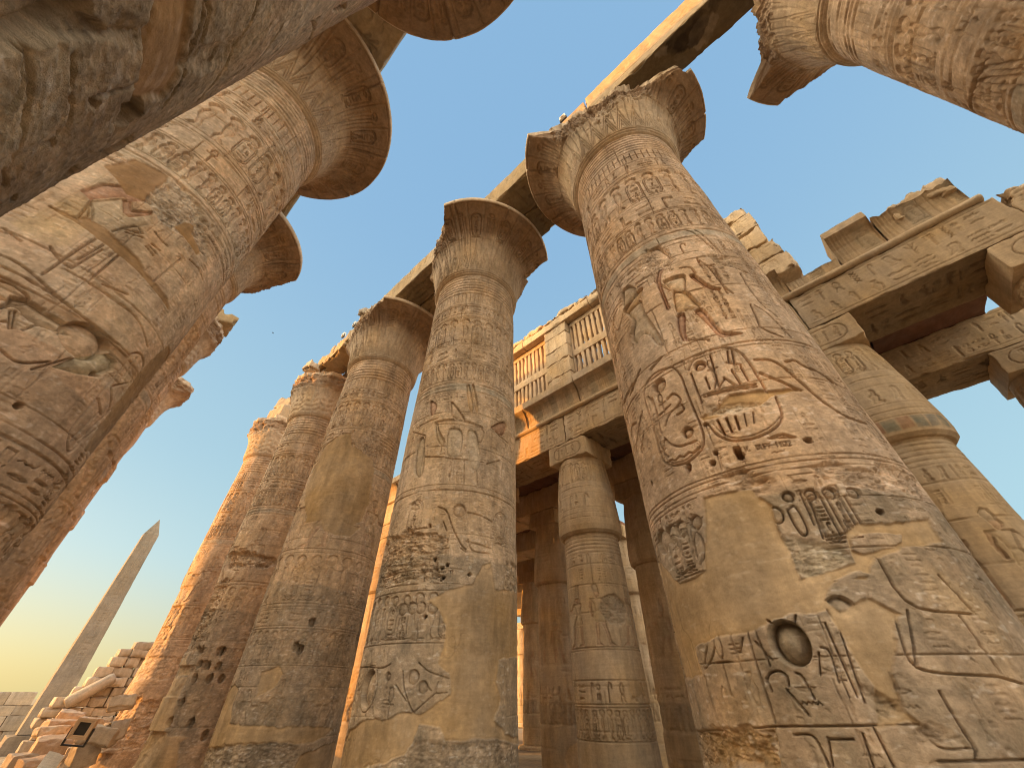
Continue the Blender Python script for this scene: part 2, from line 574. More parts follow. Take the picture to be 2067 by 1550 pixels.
def frieze(c, u0, u1, z0, z1, d, seed):
    """cobras with discs between pairs of name rings"""
    h = z1 - z0; w = h * .34; u = u0; k = seed; R = rng(seed)
    while u < u1 - w:
        if (k % 4) in (0, 1):
            cart(c, u + .1 * w, z0 + .06 * h, w * .8, h * .68, d, seed + k, True, True)
        else:
            fl = (k % 4) == 2
            f = (lambda x: u + w * (1 - x)) if fl else (lambda x: u + w * x)
            c.disc(u + w * .5, z0 + h * .86, w * .36, w * .36, d * 1.1, w * .14, .2)
            c.fill([(f(x), z0 + h * y) for x, y in [(.3, .7), (.6, .74), (.78, .6), (.8, .45), (.62, .3), (.55, .15), (.8, .04), (.3, .0), (.25, .15), (.4, .3), (.3, .5)]], d, .04, .2)
        u += w; k += 1
    for z in (z0 - .02, z1 + .02):
        c.line([(u0, z), (u1, z)], .016, d * .7)


KING = [
    ('c', [(.41, .86), (.37, .95), (.44, 1.0), (.54, .99), (.57, .9), (.57, .86)]),
    ('s', [(.42, .86), (.57, .86), (.6, .82), (.57, .77), (.5, .75), (.44, .76)]),
    ('w', [(.28, .75), (.68, .75), (.62, .66), (.56, .54), (.41, .54), (.38, .66)]),
    ('k', [(.41, .54), (.56, .54), (.72, .35), (.36, .36)]),
    ('s', [(.38, .35), (.49, .35), (.47, .18), (.46, .04), (.54, 0), (.36, 0), (.38, .18)]),
    ('s', [(.55, .35), (.68, .35), (.74, .18), (.78, .05), (.9, 0), (.7, 0), (.65, .18)]),
    ('s', [(.62, .75), (.7, .72), (.76, .6), (.98, .62), (.98, .66), (.73, .66)]),
    ('s', [(.28, .75), (.24, .6), (.28, .44), (.33, .44), (.31, .6), (.36, .7)])]
GOD = KING[1:] + [
    ('c', [(.42, .86), (.4, 1.1), (.46, 1.12), (.48, .88)]), ('c', [(.5, .88), (.5, 1.12), (.56, 1.1), (.57, .88)]),
    ('l', [(.98, 0), (.98, .78)])]
TONE = dict(s=(.36, .15, .09), k=(.55, .42, .24), c=(.38, .35, .3), w=(.5, .38, .25))


def figure(c, u, z, w, h, d, flip=False, god=False, paint=.35):
    f = (lambda x: u + w * (1 - x)) if flip else (lambda x: u + w * x)
    for k, p in (GOD if god else KING):
        q = [(f(x), z + h * y) for x, y in p]
        if k == 'l':
            c.line(q, .018, d * .7)
        else:
            c.fill(q, d, .05, .25, TONE[k] if paint else None, paint)


def scene(c, u0, u1, z0, z1, d, seed, paint=.3):
    R = rng(seed); H = z1 - z0; u = u0; k = 0
    c.line([(u0, z0), (u1, z0)], .018, d * .8)
    while u < u1 - .3 * H:
        w = H * (.52 + .1 * R.rand()); hh = H * (.78 if k % 3 else .86)
        figure(c, u, z0 + .02 * H, w, hh * .88, d, k % 2 == 1, k % 2 == 1, paint)
        cw = H * .085
        for q in range(3):
            text_col(c, u + w * .62 + q * cw, u + w * .62 + (q + 1) * cw * .98, z0 + H * (.8 if q < 1 else .72), z1 - .02, d * .6, seed + 7 * k + q)
        text_col(c, u + w * .02, u + w * .02 + cw, z0 + H * .84, z1 - .02, d * .6, seed + 3 * k)
        u += w * 1.02; k += 1
# ---------------------------------------------------------------- carved boxes
FACES = {'-x': (0, 0), '+x': (0, 1), '-y': (1, 0), '+y': (1, 1), '-z': (2, 0), '+z': (2, 1)}


def rbox(name, parent, lo, hi, res=.12, paint=None, amp=.02, chip=.08, seed=0, tint=SANDST, mat=None, warp=None, freq=1.6, jit=.12):
    """a block of stone: six sheets that share their edges, worn by one 3-D noise; paint = {face: (resolution, fn(canvas))}"""
    lo = np.array(lo, float); hi = np.array(hi, float); R = rng(seed + 5)
    tint = np.asarray(tint, np.float32) * (1 + jit * (R.rand() - .5) * 2)
    off = R.rand(3) * 50
    VV, QQ, TT, n0 = [], [], [], 0
    paint = paint or {}
    for f, (ax, sgn) in FACES.items():
        ua, va = [(1, 2), (0, 2), (1, 0)][ax]
        r, fn = paint.get(f, (res, None))
        L, H = hi[ua] - lo[ua], hi[va] - lo[va]
        nu, nv = max(2, int(L / r) + 1), max(2, int(H / r) + 1)
        u, v = np.linspace(0, L, nu), np.linspace(0, H, nv)
        h = np.zeros((nv, nu), np.float32)
        T = np.empty((nv, nu, 4), np.float32); T[..., :3] = tint; T[..., 3] = 1
        rev = f in ('-x', '+y', '-z')          # u runs to the viewer's right
        if fn:
            c = Canvas(u, v, seed, tint); c.wd = 1.4; fn(c, L, H); h, T = c.bake()
            e = np.minimum(np.minimum(u, L - u)[None, :], np.minimum(v, H - v)[:, None])
            h = h * np.clip(e / .03, 0, 1)
        P = np.zeros((nv, nu, 3))
        P[..., ua] = (hi[ua] - u if rev else lo[ua] + u)[None, :]
        P[..., va] = (lo[va] + v)[:, None]
        P[..., ax] = (hi if sgn else lo)[ax] + (h if sgn else -h)
        right = np.zeros(3); right[ua] = -1 if rev else 1
        up = np.zeros(3); up[va] = 1
        nrm = np.zeros(3); nrm[ax] = 1 if sgn else -1
        QQ.append(grid_q(nv, nu, n0, flip=np.dot(np.cross(right, up), nrm) < 0))
        VV.append(P.reshape(-1, 3)); TT.append(T.reshape(-1, 4)); n0 += nu * nv
    V = np.concatenate(VV)
    d = np.minimum(np.abs(V - lo), np.abs(hi - V)); inw = np.where(V - lo < hi - V, 1.0, -1.0)
    d = np.maximum(d, 0)
    s = np.sort(d, 1); e = s[:, 1]
    k = chip * np.clip((fb3(V * 2.3 + off, 3) - .42) * 4.5, 0.08, 1.3)
    w = np.clip(k - e, 0, None)[:, None] * .75
    near = (d <= s[:, 1:2] + 1e-6)
    V0 = V.copy()
    V = V + near * inw * w
    for q in range(3):
        V[:, q] += amp * 2 * (fb3(V0 * freq + off + 31 * q, 4, .55) - .5)
    if warp is not None:
        V = warp(V)
    return mesh_obj(name, V, np.concatenate(QQ), mat or STONE, parent, np.concatenate(TT))


def lathe(name, parent, prof, nu=96, tint=SANDST, fn=None, seed=0, mat=None, r_ref=None, amp=.015, nz=None):
    """a turned piece all the way round; fn paints a canvas of arc length x height along the profile"""
    prof = np.array(prof, float)
    seg = np.hypot(*np.diff(prof, axis=0).T); s = np.r_[0, np.cumsum(seg)]
    nz = nz or int(s[-1] / .05) + 2
    t = np.unique(np.r_[np.linspace(0, s[-1], nz), s])
    r, z = np.interp(t, s, prof[:, 0]), np.interp(t, s, prof[:, 1])
    rr = r_ref or r.max(); th = np.linspace(-np.pi, np.pi, nu, endpoint=False); U = th * rr
    tr, tz = np.gradient(r, t), np.gradient(z, t); L = np.hypot(tr, tz) + 1e-9
    c = Canvas(U, t, seed, tint); c.wd = 2.3
    if fn: fn(c, s[-1])
    h, T = c.bake()
    h = h + amp * 2 * (fb2(np.cos(th)[None] * 3 + t[:, None] * 1.3 + seed, np.sin(th)[None] * 3 + t[:, None] * .7, 4) - .5)
    RR = r[:, None] + h * (tz / L)[:, None]; ZZ = z[:, None] - h * (tr / L)[:, None]
    V = np.stack([RR * np.cos(th)[None], RR * np.sin(th)[None], ZZ], -1).reshape(-1, 3)
    return mesh_obj(name, V, grid_q(len(t), nu, 0, wrap=True), mat or STONE, parent, T.reshape(-1, 4))


# ---------------------------------------------------------------- the great open-papyrus columns
NX, LX, SP, Y0 = 6.93, -2.3, 7.55, .97
NECK, GROUND, R0 = 13.45, -3.4, 1.75


def shaft_r(z):
    return np.interp(z, [-2.3, 5, 13.45], [1.77, 1.755, 1.67])


class Shaft:
    """front sheet of a great column and the way from a photo pixel to a spot on its stone"""
    def __init__(s, cx, cy, nu, nz, seed, half=108, zmin=-3.4):
        s.cx, s.cy, s.seed = cx, cy, seed
        s.thc = math.atan2(-cy, -cx)
        s.ua = R0 * rad(half)
        zz = np.linspace(zmin, NECK, 4000); D = math.hypot(cx, cy) - R0 * .6
        w = D / (D * D + zz * zz) + .012; cw = np.cumsum(w); cw = (cw - cw[0]) / (cw[-1] - cw[0])
        Z = np.interp(np.linspace(0, 1, nz), cw, zz)
        s.c = Canvas(np.linspace(-s.ua, s.ua, nu), Z, seed)
        s.c.ws, s.c.wd, s.c.wl = .085, 1.25, .45

    def at(s, p):
        d = ray(*p); dh = math.hypot(d[0], d[1]); e = d[:2] / dh
        b = e[0] * s.cx + e[1] * s.cy; h = s.cx ** 2 + s.cy ** 2 - b * b
        t = b - math.sqrt(max(0, R0 * R0 - h)); q = e * t
        du = (math.atan2(q[1] - s.cy, q[0] - s.cx) - s.thc + math.pi) % (2 * math.pi) - math.pi
        return du * R0, t * d[2] / dh

    def pts(s, L, z=None):
        if z: L = [(z[0] + x / z[2], z[1] + y / z[2]) for x, y in L]
        return [s.at(p) for p in L]

    def drums(s, step=1.06, seed=0, w=.02, d=.022):
        R = rng(s.seed * 7 + seed); c = s.c; z = -2.8 + R.rand() * .4; k = 0
        while z < NECK - .2:
            st = step * (.85 + .3 * R.rand())
            c.hline(z, w, d, .01)
            for q in range(3):
                u = -s.ua + (q + .2 + .6 * R.rand()) * 2 * s.ua / 3
                c.line([(u, z), (u + .02, z + st * .5), (u, z + st)], w * .7, d * (.3 + .6 * R.rand()))
            a = c.sl(-99, 99, z, z + st)
            if a:
                j = 1 + .1 * (R.rand(4) - .5); cutu = np.sort((R.rand(3) - .5) * 2 * s.ua)
                f = j[np.searchsorted(cutu, c.U)]
                c.T[a[0]] *= f[None, :, None]
                c.B[a[0]] += (.012 * (R.rand(4) - .5))[np.searchsorted(cutu, c.U)][None, :]
            z += st; k += 1

    def mesh(s, parent, edge=None):
        c = s.c; U, Z = c.U, c.Z
        h, T = c.bake()
        h = h - .03 * (fb2(U[None] * .9 + s.seed, Z[:, None] * .9, 4, .5) - .5) - (.004 if s.seed == 7 else .012) * (fb2(U[None] * 6, Z[:, None] * 7 + s.seed, 4, .6) - .5)
        if edge is not None:
            h = h + edge(U[None], Z[:, None])
        gr = c.G; q = 3.2 if s.seed == 7 else 1.0      # the closest shaft is seen from arm's length
        f1, f2 = fb2(U[None] * 22 * q + s.seed, Z[:, None] * 27 * q, 3, .65), fb2(U[None] * 7 * q + 31, Z[:, None] * 9 * q + s.seed, 3, .6)
        h = h - (.009 * (f1 - .5) + .016 * np.clip(f2 - .52, 0, 1)) * gr / q ** .5
        T[..., :3] *= (1 + gr * (.55 * (f1 - .5) + .5 * (f2 - .5)))[..., None]
        fl = np.clip((fb2(U[None] * 11 + 77, Z[:, None] * 26 + s.seed, 2, .5) - .7) * 7, 0, 1) * gr
        T[..., :3] += .15 * fl[..., None]
        pale = fb2(U[None] * 1.1 + s.seed * 5, Z[:, None] * .8, 5, .6)
        stain = np.clip((fb2(U[None] * 2.2 + 40 + s.seed, Z[:, None] * .7 + 9, 4, .6) - .5) * 5, 0, 1)
        T[..., :3] *= (.80 + .40 * pale - .2 * stain)[..., None]
        fade = np.clip((s.ua - np.abs(U)) / .15, 0, 1)[None]
        h = h * fade
        nb = 26
        ub = np.linspace(s.ua, 2 * math.pi * R0 - s.ua, nb + 2)[1:-1]
        th = s.thc + np.r_[U, ub] / R0
        Rr = np.repeat(shaft_r(Z)[:, None], len(th), 1)
        Rr[:, :len(U)] += h
        Tb = np.empty((len(Z), nb, 4), np.float32); Tb[:] = (*SANDST, 1)
        T = np.concatenate([T, Tb], 1)
        V = np.stack([Rr * np.cos(th), Rr * np.sin(th), np.repeat(Z[:, None], len(th), 1)], -1).reshape(-1, 3)
        return mesh_obj('shaft', V, grid_q(len(Z), len(th), 0, wrap=True), NEAR if s.seed == 7 else STONE, parent, T.reshape(-1, 4))


CAPR = [(1.66, 13.42), (1.74, 13.47), (1.82, 13.6), (1.86, 13.95), (1.9, 14.45), (1.98, 14.9), (2.14, 15.28), (2.4, 15.62), (2.74, 15.9), (3.1, 16.12), (3.36, 16.27), (3.42, 16.33), (3.43, 16.5), (3.36, 16.53), (1.1, 16.58)]


def great_capital(parent, cx, cy, nu, nz, seed, brk=None, tint=SANDST, extra=None):
    thc = math.atan2(-cy, -cx); RR = 2.1; ua = RR * rad(150)
    P = np.array(CAPR); seg = np.hypot(*np.diff(P, axis=0).T); s = np.r_[0, np.cumsum(seg)]
    i_lip = 11
    t = np.unique(np.r_[np.linspace(0, s[i_lip], nz), s[i_lip:], np.linspace(s[-2], s[-1], 8)])
    r, z = np.interp(t, s, P[:, 0]), np.interp(t, s, P[:, 1])
    tr, tz = np.gradient(r, t), np.gradient(z, t); L = np.hypot(tr, tz) + 1e-9
    c = Canvas(np.linspace(-ua, ua, nu), t, seed, tint)
    c.wd = 2.0; c.wl = 1.25
    R = rng(seed); d = .032
    for q in (.12, .22, .3): c.hline(q, .022, .016)
    n = 22; w = 2 * ua / n
    for k in range(n):
        u = -ua + k * w
        for f in (1, .72, .45):
            c.line([(u + w * (.5 - .5 * f), .34), (u + w * .5, .34 + 1.25 * f), (u + w * (.5 + .5 * f), .34)], .02, d * .8)
        c.line([(u, .7), (u, s[i_lip] - .12)], .018, d * .7)
        c.line([(u + w * .5, 1.6), (u + w * .5, 2.1)], .018, d * .7)
        if k % 2 == 0:
            cart(c, u + w * .16, 2.15, w * .68, .95, d, seed + k)
        else:
            for q in (.25, .42, .58, .75):
                c.line([(u + w * q, 1.75), (u + w * q, 2.95)], .016, d * .7)
            sign(c, 'sun', u + w * .3, 2.98, w * .4, w * .4, d)
        if k % 3 == 0:
            c.line([(u + w * .3, 2.2), (u + w * .33, 2.9), (u + w * .3, s[i_lip] + .1)], .02, .05)
    c.hline(2.08, .018, .012); c.hline(s[i_lip] - .1, .02, .015)
    if extra: extra(c, s[i_lip])
    # a paler fillet where the lip faces outward, and ochre wear on the bell
    a = c.sl(-99, 99, s[i_lip] - .02, 99); c.T[a[0]] *= 1.12
    h, T = c.bake()
    f1 = fb2(c.U[None] * 14 + seed, t[:, None] * 14, 4, .65); h = h - .012 * (f1 - .5)
    T[..., :3] *= (1 + .4 * (f1 - .5))[..., None]
    soot_shade = np.clip((t[:, None] - 1.75 + 1.6 * (fb2(c.U[None] * 1.5 + seed, t[:, None] * 1.5 + 3, 4, .6) - .5)) / .9, 0, 1) * (t[:, None] < s[i_lip] - .03)
    T[..., :3] *= 1 - soot_shade[..., None] * np.array([.42, .5, .56], np.float32)  # soot and old pigment, plus underside shade put into the tint
    h = h - .05 * (fb2(c.U[None] * 1.2 + seed, t[:, None] * 1.2, 4, .55) - .5)
    T[..., :3] *= (.8 + .4 * fb2(c.U[None] * 1.3 + seed, t[:, None], 5, .6))[..., None]
    ub = np.linspace(ua, 2 * math.pi * RR - ua, 14)[1:-1]
    h = np.concatenate([h * np.clip((ua - np.abs(c.U)) / .1, 0, 1)[None], np.zeros((len(t), 12))], 1)
    Tb = np.empty((len(t), 12, 4), np.float32); Tb[:] = (*tint, 1); T = np.concatenate([T, Tb], 1)
    ph = np.r_[c.U, ub] / RR; th = thc + ph
    R2 = r[:, None] + h * (tz / L)[:, None]; Z2 = z[:, None] - h * (tr / L)[:, None]
    if brk is not None:
        dg = np.degrees((ph + np.pi) % (2 * np.pi) - np.pi)
        b = np.interp(dg, [x[0] for x in brk], [x[1] for x in brk])
        nn = fb2(ph[None] * 5 + seed, Z2 * 2.6, 5, .6) - .5
        n3 = np.abs(fb2(ph[None] * 9 + seed + 9, Z2 * 3.6, 4, .6) - .5)
        lim = b[None] + np.where(b[None] < 3.3, nn * .55 - n3 * .35, .2 + nn * .05)
        hit = R2 > lim
        R2 = np.minimum(R2, np.maximum(lim, .9))
        T[..., :3] = np.where(hit[..., None], T[..., :3] * .97 + .004, T[..., :3])
    V = np.stack([R2 * np.cos(th), R2 * np.sin(th), Z2], -1).reshape(-1, 3)
    return mesh_obj('capital', V, grid_q(len(t), len(th), 0, wrap=True), STONE, parent, T.reshape(-1, 4))


def ghosts(sh, z0, z1, seed, d=.011, keep=.55):
    """faint, worn columns of small signs that cover the blank stone between the deeper cut scenes"""
    R = rng(seed); c = sh.c; u = -sh.ua
    while u < sh.ua:
        w = R.uniform(.16, .26); z = z0
        while z < z1:
            h = R.uniform(.5, 1.3)
            if R.rand() < keep: text_col(c, u, u + w, z, min(z + h, z1), d, R.randint(9999), R.rand() < .5)
            z += h + R.uniform(0, .3)
        u += w + (R.uniform(.05, .3) if R.rand() < .3 else .02)


def bands(sh, seed, d=.024, zs=None, paint=.3):
    """the carved registers every great column carries, from the neck down"""
    c, ua = sh.c, sh.ua
    for z in (13.28, 13.1, 12.92, 12.74, 12.56, 12.38, 12.2): c.hline(z, .03, .026)
    u = -ua
    while u < ua:
        c.line([(u, 11.62), (u, 12.12)], .02, .016); u += .17
    text_row(c, -ua, ua, 10.95, 11.5, d, seed)
    c.hline(10.8, .025, .02)
    frieze(c, -ua, ua, 9.35, 10.7, d, seed)
    text_row(c, -ua, ua, 8.6, 9.2, d, seed + 3)
    frieze(c, -ua, ua, 7.75, 8.5, d, seed + 5)
    c.hline(7.6, .03, .024); c.hline(7.3, .025, .02)
    c.paint([(-ua, 7.33), (ua, 7.33), (ua, 7.57), (-ua, 7.57)], (.33, .31, .25), .55)
    if zs is None:
        scene(c, -ua, ua, 4.1, 7.2, d * 1.2, seed + 9, paint)
        frieze(c, -ua, ua, 2.4, 3.95, d * 1.25, seed + 11)
        text_row(c, -ua, ua, 1.75, 2.2, d * 1.1, seed + 12)
        frieze(c, -ua, ua, .75, 1.65, d * 1.2, seed + 13)
        scene(c, -ua, ua, -.9, .6, d * 1.2, seed + 15, 0)
        u = -ua
        while u < ua:
            for f in (1, .65):
                c.line([(u + .25 - .25 * f, -2.2), (u + .25, -2.2 + 1.15 * f), (u + .25 + .25 * f, -2.2)], .022, .02)
            u += .5


def great_column(label, X, Y, nu, nz, seed, paint_fn, brk=None,  capn=(520, 180), edge=None, capital=True, extra=None):
    t = thing('papyrus_column', label, 'column', (X, Y, 0), 0, 'great columns of the nave')
    sh = Shaft(X, Y, nu, nz, seed)
    R = rng(seed + 60); hue = (1 + .03 * (R.rand(3) - .5)) * np.array([1.02, .985, .965]) * (np.array([1.1, 1.05, 1.03]) if X < 0 else 1.0)
    sh.c.T *= hue.astype(np.float32)
    sh.drums()
    paint_fn(sh)
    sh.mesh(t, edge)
    if capital:
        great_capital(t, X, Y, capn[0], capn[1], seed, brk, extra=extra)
        rbox('abacus', t, (-1.35, -1.35, 16.6), (1.35, 1.35, 17.02), .12, seed=seed, chip=.06)
    lathe('base', t, [(2.35, -3.6), (2.35, -3.25), (2.2, -3.12), (1.78, -3.08)], 80, seed=seed)
    return t
# zoom frames the tracing below was made in: (left, top, scale)
ZA, ZB, ZC, ZE = (1000, 450, 2.818), (1250, 700, 2.818), (1300, 1050, 2.695), (1190, 280, 3.69)
ZD, ZF, ZH = (500, 450, 2.818), (600, 1000, 2.818), (300, 1000, 2.818)
ZJ, ZI, ZK = (0, 450, 2.818), (0, 0, 2.953), (0, 380, 4.843)
ZS, ZT, ZL = (1400, 0, 2.952), (1000, 0, 2.952), (0, 1000, 2.818)
RED, OCH, PALE, GREY = (.34, .13, .075), (.52, .33, .15), (.60, .50, .37), (.36, .30, .21)


def lines(sh, z, L, w=.025, d=.03):
    for p in L: sh.c.line(chaikin(sh.pts(p, z)) if len(p) > 2 else sh.pts(p, z), w, d * .8)


def strokes(sh, z, txt, w=.012, d=.02):
    """block letters from strokes on a 4 x 6 cell; p0 -> p1 is the baseline in zoom pixels"""
    A = {'H': [(0, 0, 0, 6), (3, 0, 3, 6), (0, 3, 3, 3)], 'D': [(0, 0, 0, 6), (0, 6, 2, 6), (2, 6, 3, 4), (3, 4, 3, 2), (3, 2, 2, 0), (2, 0, 0, 0)],
         'U': [(0, 6, 0, 1), (0, 1, 1, 0), (1, 0, 2, 0), (2, 0, 3, 1), (3, 1, 3, 6)], 'F': [(0, 0, 0, 6), (0, 6, 3, 6), (0, 3, 2, 3)],
         '1': [(1, 0, 1, 6)], '8': [(0, 0, 3, 0), (0, 3, 3, 3), (0, 6, 3, 6), (0, 0, 0, 6), (3, 0, 3, 6)],
         '2': [(0, 6, 3, 6), (3, 6, 3, 3), (3, 3, 0, 0), (0, 0, 3, 0)], '.': [(0, 0, .6, 0)], ' ': []}
    s, p0, p1 = txt
    a, b = np.array(sh.at((z[0] + p0[0] / z[2], z[1] + p0[1] / z[2]))), np.array(sh.at((z[0] + p1[0] / z[2], z[1] + p1[1] / z[2])))
    k = (b[0] - a[0]) / (len(s) * 4.4)
    for i, ch in enumerate(s):
        o = a + (b - a) * i / len(s)
        for x0, y0, x1, y1 in A[ch]:
            sh.c.line([o + (x0 * k, y0 * k), o + (x1 * k, y1 * k)], w, d)


def paint_C2(sh):
    c, ua = sh.c, sh.ua
    bands(sh, 21, .022, zs=1); ghosts(sh, -.6, 7.2, 22)
    # the scene of the king before a god, traced
    text_row(c, -2.4, .75, 6.75, 7.15, .024, 31)
    text_row(c, -2.2, .3, 6.35, 6.68, .022, 32, .2, False)
    lines(sh, ZE, [[(725, 675), (780, 690), (930, 820)], [(785, 672), (830, 690), (990, 850)]], .03, .035)
    for k in range(3): text_col(c, -2.05 + .2 * k, -1.87 + .2 * k, 5.4, 6.3, .022, 40 + k)
    F = [([(480, 1060), (490, 1000), (530, 945), (560, 950), (530, 1010), (525, 1070), (555, 1150), (585, 1225), (605, 1255), (590, 1275), (565, 1270), (540, 1200), (505, 1110)], RED),
         ([(530, 1060), (600, 1030), (720, 1000), (715, 1090), (730, 1125), (600, 1118), (575, 1090)], PALE),
         ([(605, 1122), (725, 1126), (790, 1200), (850, 1250), (650, 1300), (625, 1250)], OCH),
         ([(640, 1305), (715, 1288), (710, 1400), (720, 1480), (745, 1490), (690, 1510), (650, 1430)], RED),
         ([(765, 1272), (850, 1254), (940, 1380), (1000, 1440), (1180, 1450), (1000, 1480), (965, 1470), (900, 1400), (830, 1330)], RED),
         ([(740, 1010), (780, 1000), (850, 1060), (930, 1105), (985, 1108), (970, 1130), (890, 1125), (800, 1070), (750, 1030)], RED),
         ([(430, 840), (480, 800), (530, 800), (615, 885), (590, 930), (530, 940), (500, 920)], None),
         ([(230, 1170), (240, 1120), (290, 1085), (345, 1110), (340, 1150), (270, 1230), (240, 1270)], GREY),
         ([(400, 1105), (370, 1110), (240, 1290), (255, 1300), (290, 1300), (380, 1180)], OCH),
         ([(380, 1185), (392, 1260), (450, 1350), (510, 1440), (560, 1530), (500, 1545), (430, 1450), (385, 1460), (350, 1540), (300, 1500), (330, 1350), (255, 1305)], PALE)]
    for p, t in F: c.fill(chaikin(sh.pts(p, ZE), True), .05, .05, .2, t, .4)
    lines(sh, ZE, [[(670, 962), (750, 950), (790, 1000)], [(480, 1060), (600, 1130)], [(820, 900), (900, 960), (1000, 1100), (1070, 1150)],
                   [(885, 942), (975, 925)], [(1000, 920), (1100, 960), (1200, 1000), (1280, 1080), (1390, 1230)],
                   [(1130, 1000), (1180, 1100), (1280, 1230), (1400, 1330)], [(940, 970), (1010, 1120), (1030, 1150)],
                   [(1200, 1230), (1250, 1350), (1280, 1420), (1440, 1480)], [(1230, 1240), (1330, 1300), (1500, 1480)],
                   [(205, 1270), (165, 1370), (215, 1450), (245, 1310)], [(190, 1330), (170, 1400)], [(690, 1500), (890, 1495)],
                   [(430, 850), (530, 930)], [(450, 830), (560, 935)], [(800, 880), (830, 940)]], .03, .045)
    for k in range(2): text_col(c, sh.pts([(905 + 55 * k, 1170)], ZE)[0][0], sh.pts([(955 + 55 * k, 1170)], ZE)[0][0], 4.75, 5.5, .022, 50 + k, False)
    for k in range(3): text_col(c, -2.3 + .16 * k, -2.15 + .16 * k, 3.9, 4.9, .02, 60 + k, False)
    c.hline(4.2, .03, .03); c.hline(4.12, .02, .015)
    for k in range(3): text_col(c, 1.55 + .22 * k, 1.75 + .22 * k, 5.2, 6.6, .022, 150 + k)
    for k in range(2): text_col(c, 2.45 + .2 * k, 2.63 + .2 * k, 4.3, 6.4, .022, 160 + k)
    for k in range(3): text_col(c, .62 + .15 * k, .75 + .15 * k, 5.7, 6.3, .018, 166 + k, False)
    text_row(c, 1.2, 2.9, 6.75, 7.15, .022, 170)
    for k in range(3): cart(c, 1.9 + .38 * k, 2.55, .3, 1.1, .03, 175 + k)
    c.rough(sh.pts([(430, 800), (640, 890), (500, 990), (330, 1000)], ZE), .05, None, 7)
    c.rough(sh.pts([(880, 860), (1010, 870), (1130, 960), (960, 930)], ZE), .05, DARKST, 6, .05, .4)
    # the three large name rings
    lines(sh, ZB, [[(300, 115), (210, 140), (150, 205), (135, 280), (200, 480), (250, 650), (300, 682), (400, 660), (480, 580), (482, 490), (400, 300), (345, 150), (300, 115)],
                   [(390, 130), (420, 65), (500, 18), (620, 0), (700, 40), (760, 120), (835, 250)], [(405, 150), (470, 320)],
                   [(505, 440), (560, 510), (650, 542), (780, 522), (885, 470), (935, 400), (890, 290)], [(850, 520), (1000, 515)],
                   [(860, 520), (930, 495), (990, 515)]], .035, .05)
    lines(sh, ZB, [[(155, 285), (215, 475), (265, 640), (305, 665), (390, 645), (462, 575)], [(535, 440), (585, 495), (655, 525), (770, 505), (865, 455), (912, 400)]], .016, .03)
    for x, y, rx in [(225, 222, 44), (457, 107, 40), (388, 488, 36)]:
        u, z = sh.pts([(x, y)], ZB)[0]; r = abs(sh.pts([(x + rx, y)], ZB)[0][0] - u)
        c.disc(u, z, r, r * 1.05, .09, r * .35, .1)
    lines(sh, ZB, [[(185, 290), (215, 380), (235, 480), (245, 490)], [(165, 285), (195, 330)], [(270, 300), (310, 260), (355, 300), (330, 340), (280, 390), (265, 450)],
                   [(230, 390), (290, 330)], [(355, 330), (375, 360), (330, 390)], [(260, 530), (250, 600), (280, 625)], [(260, 520), (300, 560), (350, 570), (440, 535)],
                   [(490, 175), (515, 240)], [(550, 180), (540, 240)], [(595, 175), (655, 215)], [(560, 240), (600, 180)], [(690, 110), (735, 190)], [(640, 130), (690, 210)],
                   [(485, 288), (780, 228)], [(500, 275), (775, 212)], [(515, 45), (570, 240)], [(615, 20), (625, 90)], [(640, 15), (655, 90)], [(610, 90), (690, 100)]], .034, .06)
    lines(sh, ZB, [[(270, 660), (300, 640), (320, 650), (345, 620), (370, 630), (400, 598), (420, 606), (460, 566)]], .03, .05)
    for x, y in [(240, 318), (528, 122)]:
        u, z = sh.pts([(x, y)], ZB)[0]; sign(c, 'ankh', u - .12, z - .22, .24, .4, .04)
    for k in range(5):
        p = sh.pts([(560 + 50 * k, 420 - 12 * k), (600 + 42 * k, 500 - 16 * k)], ZB); c.line(p, .04 if k < 3 else .022, .07 if k < 3 else .03)
    lines(sh, ZB, [[(770, 75), (860, 75), (930, 115), (1040, 215), (1150, 310), (1290, 405), (1400, 440)], [(945, 85), (1000, 75), (1040, 110), (1130, 140), (1240, 220)],
                   [(800, 150), (980, 230), (1030, 250)], [(75, 510), (70, 450), (95, 430)], [(100, 600), (110, 450), (130, 370)], [(130, 600), (140, 500)],
                   [(30, 330), (110, 170), (60, 280)], [(180, 130), (240, 60)], [(75, 250), (120, 130)]], .045, .075)
    c.plaster(sh.pts([(470, 400), (560, 340), (620, 280), (880, 250), (1050, 245), (900, 275), (850, 290), (780, 345), (640, 340), (560, 400), (490, 420)], ZB), (), PLAST * (1, .93, .85), -.03, .03)
    c.rough(sh.pts([(500, 340), (620, 330), (840, 330), (700, 370), (520, 380)], ZB), .05, (.62, .54, .44), 9, .05, .5)
    for z in (2.18, 2.1): c.hline(z, .024, .02)
    strokes(sh, ZB, ('H. DUFF 1822', (722, 598), (985, 562)))
    for x, y, rx, ry in [(490, 443, 9, 9), (535, 663, 10, 12), (395, 690, 14, 22), (672, 592, 13, 18), (688, 622, 14, 16), (1075, 535, 14, 12), (190, 780, 7, 10), (1480, 940, 12, 10), (548, 605, 9, 8)]:
        u, z = sh.pts([(x, y)], ZB)[0]; c.hole(u, z, rx * .0036, ry * .0036)
    text_row(c, -2.75, -.72, 1.78, 2.04, .03, 71); text_row(c, .35, 2.95, 1.72, 2.02, .028, 72)
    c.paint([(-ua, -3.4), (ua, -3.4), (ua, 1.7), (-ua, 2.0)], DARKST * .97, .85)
    c.rough(sh.pts([(560, 740), (690, 690), (860, 780), (760, 850), (690, 850)], ZB), .06, None, 7)
    c.rough(sh.pts([(1090, 700), (1700, 760), (1760, 880), (1500, 820), (1240, 790)], ZB), .06, None, 6, .08)
